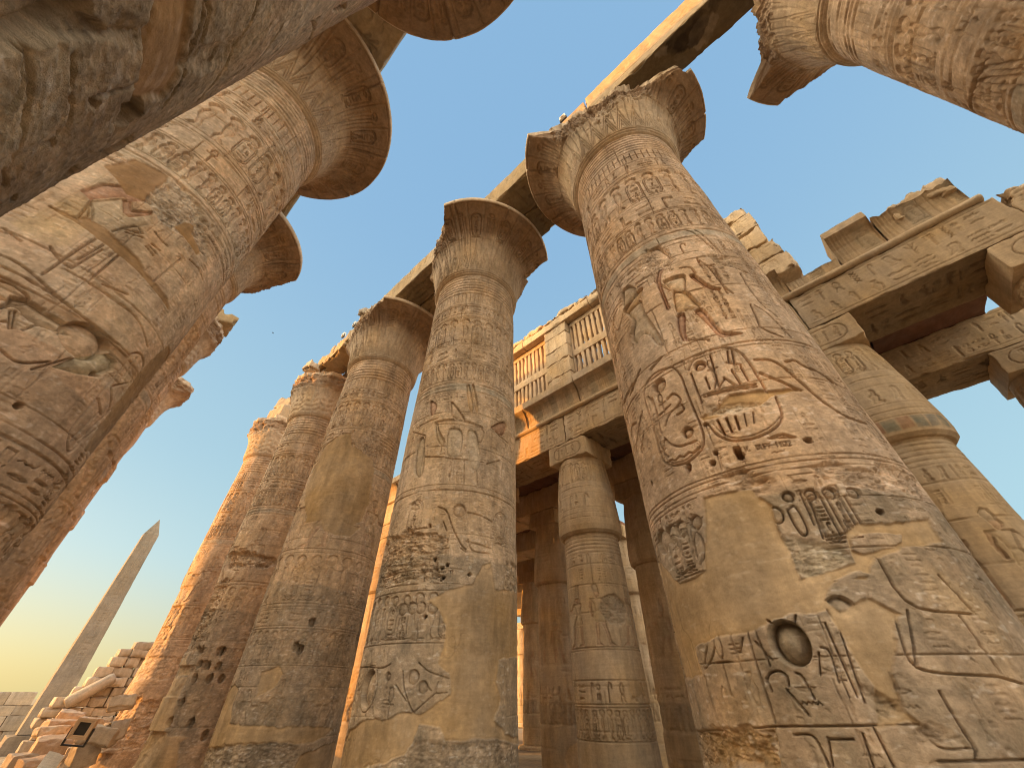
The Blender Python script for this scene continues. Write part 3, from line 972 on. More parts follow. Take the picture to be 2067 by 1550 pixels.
    frieze(c, -2.8, -1.9, .72, 1.6, .03, 82)
    for x, y, r in [(300, 1068, 36), (352, 1037, 38), (436, 1000, 40), (250, 1108, 30), (960, 853, 42), (1090, 838, 44), (1196, 832, 46), (1332, 828, 44), (965, 1182, 30)]:
        u, z = sh.pts([(x, y)], ZB)[0]; rr = .5 * abs(sh.pts([(x + r, y + r * .2)], ZB)[0][0] - sh.pts([(x - r, y - r * .2)], ZB)[0][0])
        c.disc(u, z, rr, rr, .06, rr * .35, .1)
    for x, y, w, h in [(325, 1180, 30, .5), (388, 1150, 30, .52), (1165, 968, 42, .52), (1265, 945, 42, .5)]:
        u, z = sh.pts([(x, y)], ZB)[0]; ww = abs(sh.pts([(x + w, y)], ZB)[0][0] - sh.pts([(x - w, y)], ZB)[0][0]); cart(c, u - ww / 2, z - h / 2, ww, h, .035, x)
    lines(sh, ZB, [[(850, 925), (885, 910), (930, 940), (935, 990), (900, 1010), (860, 960), (850, 925)], [(955, 930), (990, 900), (1020, 930), (1080, 1050), (1050, 1085), (1000, 1020), (955, 930)],
                   [(440, 1050), (480, 1090), (485, 1180), (470, 1240)], [(435, 1050), (430, 1110), (450, 1200)], [(400, 1010), (440, 1190)], [(1090, 880), (1160, 1090)], [(1240, 850), (1310, 1030)],
                   [(1030, 830), (1110, 1010)], [(1280, 850), (1370, 1000)], [(340, 1310), (430, 1250)], [(345, 1290), (345, 1340)], [(1175, 1080), (1300, 1060)], [(1180, 1100), (1290, 1085)],
                   [(925, 1160), (980, 1150), (1000, 1190), (960, 1210)], [(980, 1240), (1010, 1300)]], .03, .045)
    sh.c.rough(sh.pts([(905, 1080), (1270, 1130), (1350, 1210), (1100, 1320), (1010, 1290)], ZB), .035, GREY, 7, .04, .6, .4)
    # foot of the shaft: disc, cobras, rings, then the big blocks to the right
    S_ = lambda p: sh.pts(p, ZC)
    u, z = S_([(1075, 487)])[0]; c.disc(u, z, .12, .12, .07, .04, .1)
    lines(sh, ZC, [[(1070, 545), (1100, 530), (1165, 640), (1160, 680), (1130, 685), (1070, 570), (1070, 545)], [(1230, 500), (1290, 510), (1330, 640), (1370, 720)],
                   [(1030, 500), (1200, 990)], [(985, 560), (1160, 960)], [(560, 600), (720, 1100)], [(600, 590), (690, 790)], [(610, 660), (700, 760)], [(960, 690), (1010, 700), (1060, 880)],
                   [(950, 720), (960, 840)], [(670, 880), (685, 830), (740, 815), (785, 850), (790, 900)], [(670, 860), (700, 930)], [(780, 920), (900, 1060)], [(830, 830), (860, 840), (930, 970)],
                   [(470, 620), (500, 720), (530, 715), (540, 640)], [(350, 690), (330, 830), (380, 750), (390, 690)], [(1260, 190), (1430, 490), (1780, 510)], [(1430, 490), (1480, 800)],
                   [(1600, 300), (1800, 510)], [(1710, 520), (1930, 830)], [(1365, 510), (1420, 740), (1510, 830), (1920, 850)], [(1340, 840), (1420, 1060), (1480, 1110)],
                   [(1600, 930), (1690, 1080), (1800, 1240), (1800, 1310)], [(1510, 1140), (1610, 1250), (1770, 1240)], [(1600, 1310), (2067, 1300)], [(1920, 850), (2060, 890)],
                   [(820, 1165), (930, 1160), (1010, 1340)], [(1000, 1180), (1030, 1340)], [(1190, 1160), (1250, 1340)], [(1010, 1190), (1140, 1190)], [(1250, 1130), (1360, 1340)],
                   [(730, 1120), (1500, 1110)], [(340, 850), (420, 1130)], [(210, 1150), (420, 1140)], [(600, 1130), (720, 1120)]], .026, .05)
    for x0, x1, y0, y1, q in [(490, 560, 640, 900, 1), (575, 640, 800, 1080, 2), (985, 1060, 700, 960, 3), (1080, 1150, 760, 1000, 4), (430, 480, 880, 1100, 5), (860, 940, 860, 1060, 6)]:
        a, b = S_([(x0, y1), (x1, y0)]); text_col(c, min(a[0], b[0]), max(a[0], b[0]), min(a[1], b[1]), max(a[1], b[1]), .022, 190 + q, False)
    for x, y in [(432, 760), (1262, 690)]:
        u, z = S_([(x, y)])[0]; sign(c, 'ankh', u - .14, z - .3, .28, .56, .06)
    c.rough(S_([(1500, 1150), (1640, 1130), (1770, 1200), (1750, 1250), (1600, 1250)]), .05, None, 5)
    c.plaster(S_([(-20, 250), (60, 150), (190, 350), (330, 270), (325, -120), (560, -170), (700, -80), (760, 110), (850, 320), (1160, 230), (1100, 60), (1150, 20), (1560, 0), (1620, 110),
                  (1440, 150), (1260, 205), (1190, 330), (1210, 430), (1390, 500), (1360, 560), (1380, 740), (1340, 840), (1420, 1060), (1500, 1110),
                  (1260, 1130), (1240, 900), (1000, 500), (900, 520), (760, 510), (600, 590), (280, 690), (330, 850), (210, 860), (100, 700)]),
              [S_([(1000, 380), (1060, 320), (1220, 330), (1200, 430), (1060, 500), (990, 440)]), S_([(1130, 90), (1230, 60), (1400, 70), (1420, 130), (1200, 180), (1140, 150)]),
               S_([(1030, 330), (1180, 270), (1240, 290), (1120, 330)])], PLAST, -.02, .03)
    u, z = S_([(795, 665)])[0]; ul = S_([(682, 650)])[0][0]; ur = S_([(912, 690)])[0][0]
    a = c.sl(u - .6, u + .6, z - .6, z + .6); q = np.sqrt((a[2] - (ul + ur) / 2) ** 2 + ((a[3] - z) / 1.12) ** 2) / ((ur - ul) / 2)
    m = np.clip((1.12 - q) * 8, 0, 1); c.B[a[0], a[1]] *= 1 - m; c.stain_sl(a, m, DARKST * 1.1, .9)
    c.disc((ul + ur) / 2, z, (ur - ul) / 2, (ur - ul) * .56, .15, .085, .1)
    c.line([(u - .13, z + .2), (u - .07, z + .13), (u + .02, z + .11), (u + .1, z + .15), (u + .14, z + .22)], .03, .05)
    c.rough(S_([(280, 1160), (730, 1150), (760, 1347), (300, 1347)]), .07, OCH, 8, .05, .5)
    c.rough(S_([(1180, 900), (1380, 1000), (1400, 1070), (1240, 1080)]), .05, DARKST, 7, .05, .5)
    c.paint(S_([(420, 930), (560, 920), (620, 1130), (400, 1120)]), (.30, .20, .10), .5)
    c.paint(S_([(1500, 200), (1900, 500), (2067, 1000), (1500, 900)]), (.47, .33, .2), .4)


def paint_C3(sh):
    c, ua = sh.c, sh.ua
    bands(sh, 121, .024, zs=1); ghosts(sh, -.6, 7.2, 122, .013)
    S_ = lambda p: sh.pts(p, ZD)
    for k in range(4): text_col(c, .75 + .2 * k, .94 + .2 * k, 6.6, 7.2, .022, 40 + k)
    text_row(c, -1.5, .3, 6.85, 7.2, .022, 45)
    F = [([(1150, 995), (1240, 1110), (1230, 1130), (1170, 1105), (1150, 1080)], None), ([(1240, 915), (1265, 910), (1290, 1070), (1260, 1070)], OCH), ([(1270, 912), (1290, 912), (1320, 1075), (1295, 1070)], OCH),
         ([(1030, 1000), (1080, 1030), (1060, 1090), (1030, 1100)], RED), ([(1080, 1130), (1090, 1190), (1120, 1250), (1100, 1270), (1070, 1230), (1060, 1150)], GREY),
         ([(1170, 1110), (1330, 1150), (1345, 1170), (1240, 1150), (1060, 1150), (1060, 1130)], None), ([(1440, 1130), (1470, 1130), (1480, 1170), (1450, 1220), (1380, 1160), (1390, 1155)], RED),
         ([(1130, 1160), (1230, 1170), (1210, 1330), (1120, 1330)], PALE), ([(1010, 1200), (1000, 1450), (940, 1440), (960, 1250)], GREY), ([(1240, 1170), (1310, 1180), (1330, 1400), (1260, 1400)], PALE)]
    for p, t in F: c.fill(chaikin(S_(p), True), .045, .05, .2, t, .4)
    lines(sh, ZD, [[(1310, 1240), (1330, 1250), (1350, 1190), (1330, 1170)], [(1390, 1160), (1430, 1210), (1480, 1250)], [(1470, 1260), (1440, 1470)], [(940, 1190), (1010, 1210)], [(960, 1170), (1080, 1110)],
                   [(1000, 1330), (1180, 1345), (1340, 1360)], [(1010, 1220), (970, 1450)], [(1230, 1350), (1230, 1480)], [(1300, 1400), (1310, 1500)], [(1080, 1170), (1130, 1260)], [(1360, 1370), (1440, 1350)]], .03, .045)
    for k in range(6): c.line(S_([(1390 + 5 * k, 1270 + 3 * k), (1380 + 6 * k, 1400)]), .016, .02)
    for k in range(2): text_col(c, -.35 + .2 * k, -.17 + .2 * k, 4.3, 5.6, .022, 55 + k)
    c.hline(4.05, .03, .03)
    Q = lambda p: sh.pts(p, ZF)
    # second register
    for x, y in [(665, 120), (1160, 190)]:
        u, z = Q([(x, y)])[0]; cart(c, u - .22, z - .38, .44, .8, .035, x)
    for x, y, r in [(922, 85, .16), (655, 60, .1)]:
        u, z = Q([(x, y)])[0]; c.disc(u, z, r, r, .05, .05, .15)
    lines(sh, ZF, [[(800, 65), (850, 80), (880, 180), (930, 280), (960, 310)], [(970, 95), (1040, 110), (1110, 150)], [(970, 250), (990, 320), (1090, 330)], [(1190, 150), (1170, 280)], [(600, 210), (760, 180)],
                   [(760, 300), (860, 300)], [(960, 260), (1100, 300)], [(830, 150), (850, 200)], [(930, 300), (960, 320)]], .035, .055)
    c.rough(Q([(480, 250), (760, 215), (870, 240), (860, 330), (790, 350), (800, 480), (450, 560), (470, 420)]), .11, None, 6, .1)
    c.rough(Q([(1190, 380), (1245, 400), (1245, 620), (1180, 540)]), .07, None, 6)
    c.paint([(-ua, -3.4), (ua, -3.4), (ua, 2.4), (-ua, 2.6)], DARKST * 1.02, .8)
    text_row(c, -2.4, .25, 1.9, 2.2, .035, 91)
    frieze(c, -2.6, .2, .85, 1.75, .04, 92)
    for x, y in [(595, 648), (650, 640), (698, 637), (768, 637)]:
        u, z = Q([(x, y)])[0]; c.disc(u, z, .12, .12, .06, .04, .15)
    u, z = Q([(405, 1095)])[0]; c.disc(u, z, .22, .3, .12, .08, .3)
    c.ring(u, z, .28, .37, .025, .04)
    for x, y, r in [(658, 1033, .12), (712, 1092, .1), (515, 1030, .07)]:
        u, z = Q([(x, y)])[0]; c.disc(u, z, r, r, .06, .04, .15)
    u, z = Q([(525, 1190)])[0]; sign(c, 'ankh', u - .14, z - .28, .28, .56, .045)
    lines(sh, ZF, [[(600, 1000), (605, 1100), (640, 1200), (660, 1235)], [(690, 950), (740, 1000), (800, 1020), (860, 1040)], [(660, 1235), (790, 1120)], [(560, 1080), (620, 1170)], [(350, 980), (420, 975), (480, 985), (530, 960)],
                   [(340, 1180), (330, 1300)], [(380, 1170), (390, 1280)], [(430, 1050), (430, 1260)], [(720, 1060), (760, 1110)], [(800, 1060), (780, 1130), (850, 1120)]], .03, .05)
    text_col(c, -2.35, -2.05, -.15, .5, .035, 95)
    c.plaster(Q([(1100, 380), (1050, 400), (1000, 500), (880, 530), (740, 600), (800, 640), (850, 760), (830, 850), (800, 960), (870, 1030), (875, 1130), (700, 1240), (600, 1230), (490, 1280), (400, 1275),
                 (300, 1335), (240, 1400), (200, 1560), (1260, 1560), (1262, 560), (1130, 540), (1110, 420)]),
              [Q([(1145, 930), (1260, 910), (1262, 1370), (1180, 1360), (1125, 1290), (1160, 1160), (1135, 1060)]),
               Q([(360, 1570), (600, 1480), (650, 1400), (690, 1300), (815, 1300), (840, 1400), (1100, 1390), (1262, 1410), (1262, 1570)])], PLAST, -.02, .035)
    c.rough(Q([(380, 1560), (600, 1490), (660, 1400), (830, 1400), (1240, 1410), (1245, 1560)]), .04, None, 6, .05, .5, .4)
    for x, y in [(778, 357), (830, 467), (855, 395), (980, 448), (825, 412), (750, 170), (728, 690)]:
        u, z = Q([(x, y)])[0]; c.hole(u, z, .04, .04)


def paint_C4(sh):
    c, ua = sh.c, sh.ua
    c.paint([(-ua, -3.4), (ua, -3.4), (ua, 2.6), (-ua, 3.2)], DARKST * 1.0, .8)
    bands(sh, 221, .026, None, .15)
    Q = lambda p: sh.pts(p, ZH)
    c.plaster(sh.pts([(440, 1260), (580, 1190), (590, 1260), (720, 1350), (715, 1420), (690, 1560), (690, 1600), (640, 1700), (560, 1740), (470, 1700), (330, 1700), (330, 1500)], ZD)
              , (), PLAST, -.02, .05)
    c.plaster(Q([(940, 60), (1010, -20), (1190, -10), (1170, 50), (1150, 100), (1090, 120), (1130, 160), (1200, 180), (1150, 235), (1060, 225), (985, 190), (970, 130)]), (), PLAST, -.02, .04)
    c.plaster(Q([(360, 1110), (490, 1070), (515, 1100), (480, 1200), (460, 1300), (800, 1310), (1050, 1330), (1000, 1380), (900, 1420), (700, 1400), (400, 1440), (320, 1450), (260, 1560), (200, 1560)]), (), PLAST * (1.02, 1.02, 1.0), -.02, .05)
    c.plaster(Q([(640, 1000), (740, 970), (765, 1010), (730, 1085), (610, 1140)]), (), PLAST * (.95, .96, .98), -.02, .05)
    c.plaster(Q([(860, 1480), (1060, 1390), (1050, 1560), (820, 1560)]), (), PLAST, -.02, .05)
    c.rough(Q([(300, 1450), (700, 1400), (850, 1420), (820, 1560), (250, 1560)]), .08, DARKST, 5, .07, .5)
    c.paint(Q([(480, 1170), (900, 1140), (950, 1300), (470, 1310)]), DARKST * .9, .7)
    for x, y in [(835, 860), (862, 875), (75 + 20, 720), (930, 720)]:
        u, z = Q([(x, y)])[0]; c.hole(u, z, .09, .13)


def paint_C5(sh):
    c, ua = sh.c, sh.ua
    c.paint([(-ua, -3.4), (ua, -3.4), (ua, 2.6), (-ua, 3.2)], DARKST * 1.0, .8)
    bands(sh, 321, .028, None, .1)
    Q = lambda p: sh.pts(p, ZL)
    c.rough(Q([(1260, 430), (1300, 330), (1400, 320), (1560, 350), (1560, 400), (1380, 420)]), .25, None, 2.6, .1)
    c.rough(Q([(1240, 480), (1300, 470), (1150, 760), (1060, 900), (1010, 900), (1120, 700)]), .16, None, 3.5, .1)
    c.plaster(Q([(960, 1040), (1050, 1030), (1010, 1130), (1010, 1200), (930, 1340), (950, 1370), (1080, 1370), (1020, 1400), (1000, 1560), (690, 1560), (880, 1180)]), (), PLAST, .02, .04)
    c.plaster(Q([(980, 1020), (1050, 900), (1060, 1020)]), (), PLAST * .97, -.01, .04)
    c.paint(Q([(1020, 1100), (1300, 1100), (1170, 1390), (950, 1350)]), DARKST, .6)
    for x, y in [(1115, 880), (1140, 880), (1245, 885), (1262, 885), (1130, 960), (1160, 965), (1180, 965), (1240, 970), (1105, 1040), (1190, 1040), (1260, 1040), (1030, 1180), (965, 1285), (1085, 1295), (1165, 1360)]:
        u, z = Q([(x, y)])[0]; c.hole(u, z, .11, .17)


def paint_C6(sh):
    c, ua = sh.c, sh.ua
    bands(sh, 421, .03, None, .1)
    for z, k in [(-1.4, .3), (-.5, .25), (1.2, .1)]:
        c.rough([(-2.6, z - .6), (-.2, z - .5), (.3, z + .3), (-2.6, z + .5)], .2 * k * 3, None, 2.4, .12)


def steps(side, z_hi, amp, seed, thr=.9, step=1.0, flare=0.0):
    """lost outer courses: the drum edge steps in and out from course to course"""
    R = rng(seed); v = R.rand(64)
    def f(U, Z):
        k = np.floor((Z + 3) / step).astype(int) % 64; fr = (Z + 3) / step - np.floor((Z + 3) / step)
        a = -(v[k] * .9 + .1) * amp * (.6 + .4 * fr)
        w = np.clip((side * U / R0 - thr) / .25, 0, 1) * np.clip((z_hi - Z) / .8, 0, 1)
        n = fb2(U * 3 + seed, Z * 3, 4, .6)
        return w * (a + flare * np.clip((1.5 - Z) / 4, 0, 1)) * (.5 + n)
    return f


def paint_C1(sh):
    c = sh.c
    bands(sh, 521, .026, None, .3)
    lines(sh, ZS, [[(1969, 370), (1700, 412), (1690, 440), (1969, 425)], [(1969, 455), (1690, 485), (1680, 520), (1969, 525)], [(1660, 500), (1740, 330), (1640, 560), (1680, 700)]], .04, .05)


def paint_L1(sh):
    c, ua = sh.c, sh.ua
    bands(sh, 621, .028, zs=1); ghosts(sh, .5, 7.4, 622, .010, .45)
    S_ = lambda p: sh.pts(p, ZK); J = lambda p: sh.pts(p, ZJ); I = lambda p: sh.pts(p, ZI)
    c.paint([(-ua, 3.6), (ua, 3.6), (ua, 13.4), (-ua, 13.4)], (.66, .53, .39), .75)
    c.paint([(-ua, 7.7), (ua, 7.7), (ua, 8.0), (-ua, 8.0)], PALE, .6)
    # king with red skin and ochre kilt
    c.fill(S_([(885, 100), (1200, 75), (1300, 120), (1500, 130), (1440, 100), (1190, -40), (1000, -60), (780, 10)]), .03, .05, .2, (.53, .30, .22), .6)
    c.fill(S_([(885, 120), (1200, 90), (1210, 250), (1270, 270), (1490, 255), (1500, 350), (1100, 420), (900, 300)]), .015, .04, .1, PALE, .5)
    c.fill(S_([(1205, 95), (1290, 110), (1300, 205), (1500, 222), (1495, 255), (1270, 272), (1215, 235)]), .035, .04, .3, (.48, .29, .21), .6)
    c.paint(S_([(100, 330), (470, 170), (780, 10), (880, 110), (900, 300), (700, 560), (500, 560), (300, 500)]), (.58, .42, .24), .75)
    c.paint(S_([(0, 420), (400, 500), (560, 640), (300, 560), (0, 560)]), (.58, .38, .26), .5)
    lines(sh, ZK, [[(480, 175), (600, 240), (760, 300)], [(760, 290), (860, 160), (890, 110)], [(800, 360), (870, 260), (880, 140)], [(905, 330), (910, 200), (885, 125)], [(490, 570), (560, 680), (680, 770)],
                   [(420, 840), (700, 640), (940, 490)], [(40, 400), (200, 515)], [(0, 420), (60, 440)], [(1525, 430), (1590, 520), (1640, 565)], [(1430, 570), (1500, 660)], [(1460, 560), (1530, 640)],
                   [(1490, 545), (1570, 610)], [(1010, 940), (1130, 990), (1250, 1040)], [(1100, 420), (1340, 350), (1390, 430)], [(1230, 430), (1400, 480)], [(1220, 400), (1400, 440)], [(1480, 930), (1780, 690)],
                   [(700, 780), (1000, 600)], [(880, 900), (1180, 640)], [(760, 700), (1020, 550)], [(660, 800), (1340, 1250), (1440, 1550)], [(880, 930), (1330, 1260)], [(1860, 700), (1960, 800), (1990, 900)]], .028, .04)
    text_row(c, -1.2, 2.4, 7.05, 7.5, .026, 640)
    c.rough(S_([(1440, 100), (1560, 10), (1800, -60), (2030, 300), (2034, 700), (1850, 480), (1700, 400), (1560, 260)]), .08, (.62, .52, .41), 7, .08, .7)
    c.plaster(S_([(1740, 380), (1830, 320), (1920, 360), (1900, 440), (1980, 620), (1950, 670)]), (), PLAST * (.95, .88, .8), -.03, .03)
    c.plaster(S_([(1250, 40), (1160, -60), (1000, -230), (1300, -300), (1680, -120), (1500, 30), (1440, 110), (1360, 80)]), (), PLAST * (.9, .82, .78), -.02, .03)
    c.plaster(S_([(480, 170), (760, 290), (860, 290), (1040, 390), (1100, 470), (1350, 690), (1440, 840), (1640, 1080), (1660, 1200), (1560, 1060), (1300, 760), (940, 480), (780, 360), (560, 240)]), (), PLAST * (.85, .8, .78), -.015, .02)
    for z, w in [(4.15, .04), (4.02, .02), (3.9, .016)]: c.hline(z, w, .02)
    c.paint([(-ua, 4.05), (ua, 4.05), (ua, 4.2), (-ua, 4.2)], (.36, .22, .12), .8)
    # lower register: striding animal, disc, bow, long cartouches
    c.fill(J([(60, 410), (160, 430), (280, 510), (380, 570), (400, 620), (420, 640), (300, 610), (230, 590), (170, 560), (110, 490), (60, 470), (0, 490), (0, 470), (30, 460)]), .07, .06, .25, GREY, .3)
    lines(sh, ZJ, [[(60, 500), (55, 600)], [(90, 500), (75, 600)], [(130, 610), (240, 570)], [(0, 720), (80, 790), (150, 800), (280, 790)], [(180, 835), (300, 800), (400, 770)],
                   [(0, 240), (250, 370), (500, 560), (740, 760)], [(0, 180), (130, 240), (340, 430), (480, 540)], [(0, 560), (60, 560)], [(380, 600), (430, 650)]], .03, .05)
    u, z = J([(490, 675)])[0]; c.disc(u, z, .3, .26, .09, .07, .25)
    u, z = J([(25, 385)])[0]; c.ring(u, z, .22, .12, .03, .05)
    c.fill(J([(300, 820), (420, 770), (620, 745), (660, 790), (640, 840), (540, 875), (440, 860)]), .05, .06, .3, (.38, .36, .26), .6)
    lines(sh, ZJ, [[(745, 745), (790, 735), (815, 780), (800, 850), (640, 1050), (540, 1150), (430, 1280), (380, 1310), (375, 1250), (400, 1170), (560, 990), (720, 790), (745, 745)],
                   [(630, 940), (625, 1040), (600, 1090)], [(560, 1000), (570, 1090)], [(770, 770), (690, 890)], [(640, 930), (720, 910)], [(400, 1240), (560, 1080)], [(420, 1260), (580, 1110)],
                   [(700, 960), (740, 900)], [(460, 1250), (620, 1100)]], .035, .055)
    for k in range(2): text_col(c, 1.75 + .28 * k, 2.0 + .28 * k, 1.6, 3.3, .035, 650 + k)
    c.hole(*J([(107, 1040)])[0], .05, .05); c.hole(*J([(550, 862)])[0], .05, .04)
    for z in (2.55, 2.42): c.hline(z, .03, .03)
    text_row(c, -.6, 2.6, 1.95, 2.4, .05, 660)
    frieze(c, -.6, 2.7, .95, 1.85, .05, 661)
    c.plaster(J([(960, 690), (950, 800), (960, 840), (880, 940), (700, 1160), (640, 1200), (540, 1340), (480, 1290), (570, 1150), (640, 1050), (820, 820)]), (), PLAST * (.8, .78, .8), -.01, .03)
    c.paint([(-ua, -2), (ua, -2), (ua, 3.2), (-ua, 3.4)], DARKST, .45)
    text_row(c, -ua, ua, -.4, .6, .04, 662)


def paint_L0(sh):
    c, ua = sh.c, sh.ua
    c.wd, c.ws = .6, .05
    bands(sh, 721, .05, zs=1)
    I = lambda p: sh.pts(p, ZI)
    c.paint([(-ua, -3.4), (ua, -3.4), (ua, 5), (-ua, 5)], (.56, .47, .34), .75)
    c.rough([(-ua, -3.4), (ua, -3.4), (ua, 6), (-ua, 6)], .004, None, 9, .05, 0, .9)
    # broad deep-cut shapes low on the drum
    c.fill(I([(110, 170), (150, 30), (250, 0), (420, 30), (560, 120), (600, 170), (400, 180), (180, 175)]), .05, .05, .3)
    lines(sh, ZI, [[(75, 0), (95, 200), (95, 430), (60, 560), (0, 620)], [(100, 185), (420, 195), (840, 180)], [(400, 300), (390, 480)], [(500, 580), (540, 560), (780, 490)], [(380, 540), (410, 620), (380, 720)],
                   [(230, 860), (330, 820), (400, 700)], [(310, 830), (310, 870)], [(0, 1000), (20, 1100)]], .018, .045)
    c.disc(*I([(100, 100)])[0], .05, .16, .1, .03, .3)
    lines(sh, ZI, [[(1200, 0), (1190, 130), (1130, 260), (1090, 400)], [(1230, 0), (1240, 80), (1180, 250)], [(1090, 430), (950, 640)], [(1560, 360), (1720, 200), (1900, 110)], [(1500, 440), (1700, 260), (1890, 150)],
                   [(1300, 540), (1500, 380)], [(1330, 580), (1640, 320)], [(1500, 240), (1600, 150)], [(1850, 230), (1970, 120)], [(1200, 580), (1460, 380)], [(1780, 180), (1860, 120), (1880, 160), (1840, 230)]], .03, .055)
    c.plaster(I([(890, -30), (1140, -30), (1110, 180), (1090, 310), (1080, 400), (960, 570), (840, 590), (770, 560), (800, 480), (830, 300), (860, 120)]), (), PLAST * (.95, .86, .76), -.01, .012, .6)
    for p, d in [([(730, 590), (790, 575), (840, 600), (820, 680), (760, 720), (660, 760), (670, 720), (720, 660)], .2), ([(500, 580), (560, 600), (540, 630), (510, 610)], .06),
                 ([(590, 905), (680, 850), (780, 790), (760, 850), (690, 900), (600, 940)], .12), ([(310, 1080), (440, 980), (430, 1030), (340, 1090)], .08),
                 ([(40, 1165), (70, 1155), (70, 1190), (40, 1195)], .08), ([(1990, 60), (2060, 20), (2060, 60), (2000, 80)], .1)]:
        r = c.mask(I(p), .012, .01)
        if r: c.B[r[0][0], r[0][1]] -= r[1] * d
    c.rough(I([(560, 100), (620, 20), (860, 0), (860, 170), (640, 180)]), .02, None, 14)
    c.rough(I([(1100, 300), (1250, 240), (1500, 140), (1400, 300), (1150, 470)]), .02, None, 12)
    text_col(c, 1.35, 1.75, 2.6, 5.2, .045, 730); text_col(c, 1.8, 2.2, 2.6, 7, .045, 731)
    c.hline(1.02, .02, .03); c.hline(2.15, .03, .04)


def paint_std(seed, d=.028):
    return lambda sh: bands(sh, seed, d, None, .15)


NR = lambda k: (NX, Y0 + SP * k)
NL = lambda k: (LX, Y0 + SP * k)
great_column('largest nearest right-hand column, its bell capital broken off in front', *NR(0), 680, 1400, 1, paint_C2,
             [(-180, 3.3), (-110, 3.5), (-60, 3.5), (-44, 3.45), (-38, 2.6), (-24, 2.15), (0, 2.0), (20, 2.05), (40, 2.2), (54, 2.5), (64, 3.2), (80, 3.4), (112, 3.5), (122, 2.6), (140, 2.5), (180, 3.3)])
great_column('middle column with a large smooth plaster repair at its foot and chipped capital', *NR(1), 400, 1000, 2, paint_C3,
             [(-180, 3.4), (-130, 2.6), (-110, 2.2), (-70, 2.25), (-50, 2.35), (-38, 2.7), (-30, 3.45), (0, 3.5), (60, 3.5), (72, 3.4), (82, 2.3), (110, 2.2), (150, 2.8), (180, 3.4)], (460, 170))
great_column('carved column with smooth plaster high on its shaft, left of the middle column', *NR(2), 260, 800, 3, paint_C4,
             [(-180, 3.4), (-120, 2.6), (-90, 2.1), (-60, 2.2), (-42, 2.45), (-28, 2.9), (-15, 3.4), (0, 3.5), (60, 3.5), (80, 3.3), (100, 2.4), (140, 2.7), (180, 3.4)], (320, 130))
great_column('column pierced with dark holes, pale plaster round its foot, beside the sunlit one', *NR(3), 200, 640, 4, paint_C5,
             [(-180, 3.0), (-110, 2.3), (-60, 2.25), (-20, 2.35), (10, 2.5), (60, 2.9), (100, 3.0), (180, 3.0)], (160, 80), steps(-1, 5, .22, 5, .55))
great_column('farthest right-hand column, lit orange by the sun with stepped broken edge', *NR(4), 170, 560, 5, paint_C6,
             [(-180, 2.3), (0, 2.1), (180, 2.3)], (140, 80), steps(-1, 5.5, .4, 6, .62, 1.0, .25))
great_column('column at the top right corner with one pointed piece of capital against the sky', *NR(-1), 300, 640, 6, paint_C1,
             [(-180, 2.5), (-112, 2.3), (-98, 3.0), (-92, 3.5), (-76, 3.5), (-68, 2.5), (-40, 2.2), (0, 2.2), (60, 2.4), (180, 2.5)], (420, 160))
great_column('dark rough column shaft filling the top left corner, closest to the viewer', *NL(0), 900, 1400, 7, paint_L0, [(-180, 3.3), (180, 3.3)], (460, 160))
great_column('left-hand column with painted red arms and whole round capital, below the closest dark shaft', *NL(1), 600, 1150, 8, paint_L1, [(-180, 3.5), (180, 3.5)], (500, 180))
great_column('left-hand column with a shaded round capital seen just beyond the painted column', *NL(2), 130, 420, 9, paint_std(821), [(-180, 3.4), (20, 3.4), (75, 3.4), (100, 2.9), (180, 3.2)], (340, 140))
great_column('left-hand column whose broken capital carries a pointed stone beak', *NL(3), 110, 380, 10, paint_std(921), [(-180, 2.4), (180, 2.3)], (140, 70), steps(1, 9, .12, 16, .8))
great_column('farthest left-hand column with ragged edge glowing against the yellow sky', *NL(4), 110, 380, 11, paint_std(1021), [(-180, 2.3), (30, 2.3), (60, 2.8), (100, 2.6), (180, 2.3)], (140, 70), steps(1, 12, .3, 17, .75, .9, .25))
# ---------------------------------------------------------------- roof beams over the nave columns
BT0 = SANDST * (.85, .8, .72)


def two_rows(d, seed, pad=.16, tint=None, n=2):
    def f(c, L, H):
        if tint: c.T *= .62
        h = (H - 2 * pad) / n
        for k in range(n):
            text_row(c, .15, L - .15, pad + k * h + .03, pad + (k + 1) * h - .03, d, seed + k, .02, True, tint)
    return f


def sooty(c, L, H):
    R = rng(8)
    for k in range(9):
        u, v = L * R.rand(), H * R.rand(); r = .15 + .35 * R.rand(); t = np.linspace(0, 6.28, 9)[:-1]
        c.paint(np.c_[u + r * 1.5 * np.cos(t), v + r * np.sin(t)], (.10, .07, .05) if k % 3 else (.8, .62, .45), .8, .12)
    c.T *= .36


def beam(label, x0, x1, y0, y1, z0, z1, seed, low=None, face=None, amp=.02, chip=.09, warp=None):
    p = {}
    if low: p['-z'] = (.035, low)
    if face: p[face[0]] = (.04, face[1])
    o = rbox('stone_beam', None, (x0, y0, z0), (x1, y1, z1), .14, p, amp, chip, seed, np.array([.40, .285, .165]), warp=warp)
    return tag(o, label, 'stone beam', 'roof beams over the nave')


def seam(c, L, H):
    c.hline(.47, .018, .03, .01); c.hline(H * .72, .014, .02, .01)
    R = rng(4)
    for k in range(int(L / 1.6)):
        c.line([(k * 1.6 + R.rand(), .47), (k * 1.6 + R.rand(), H)], .012, .02)
    text_row(c, .1, L - .1, .55, min(1.15, H - .1), .02, 5, .1, False)


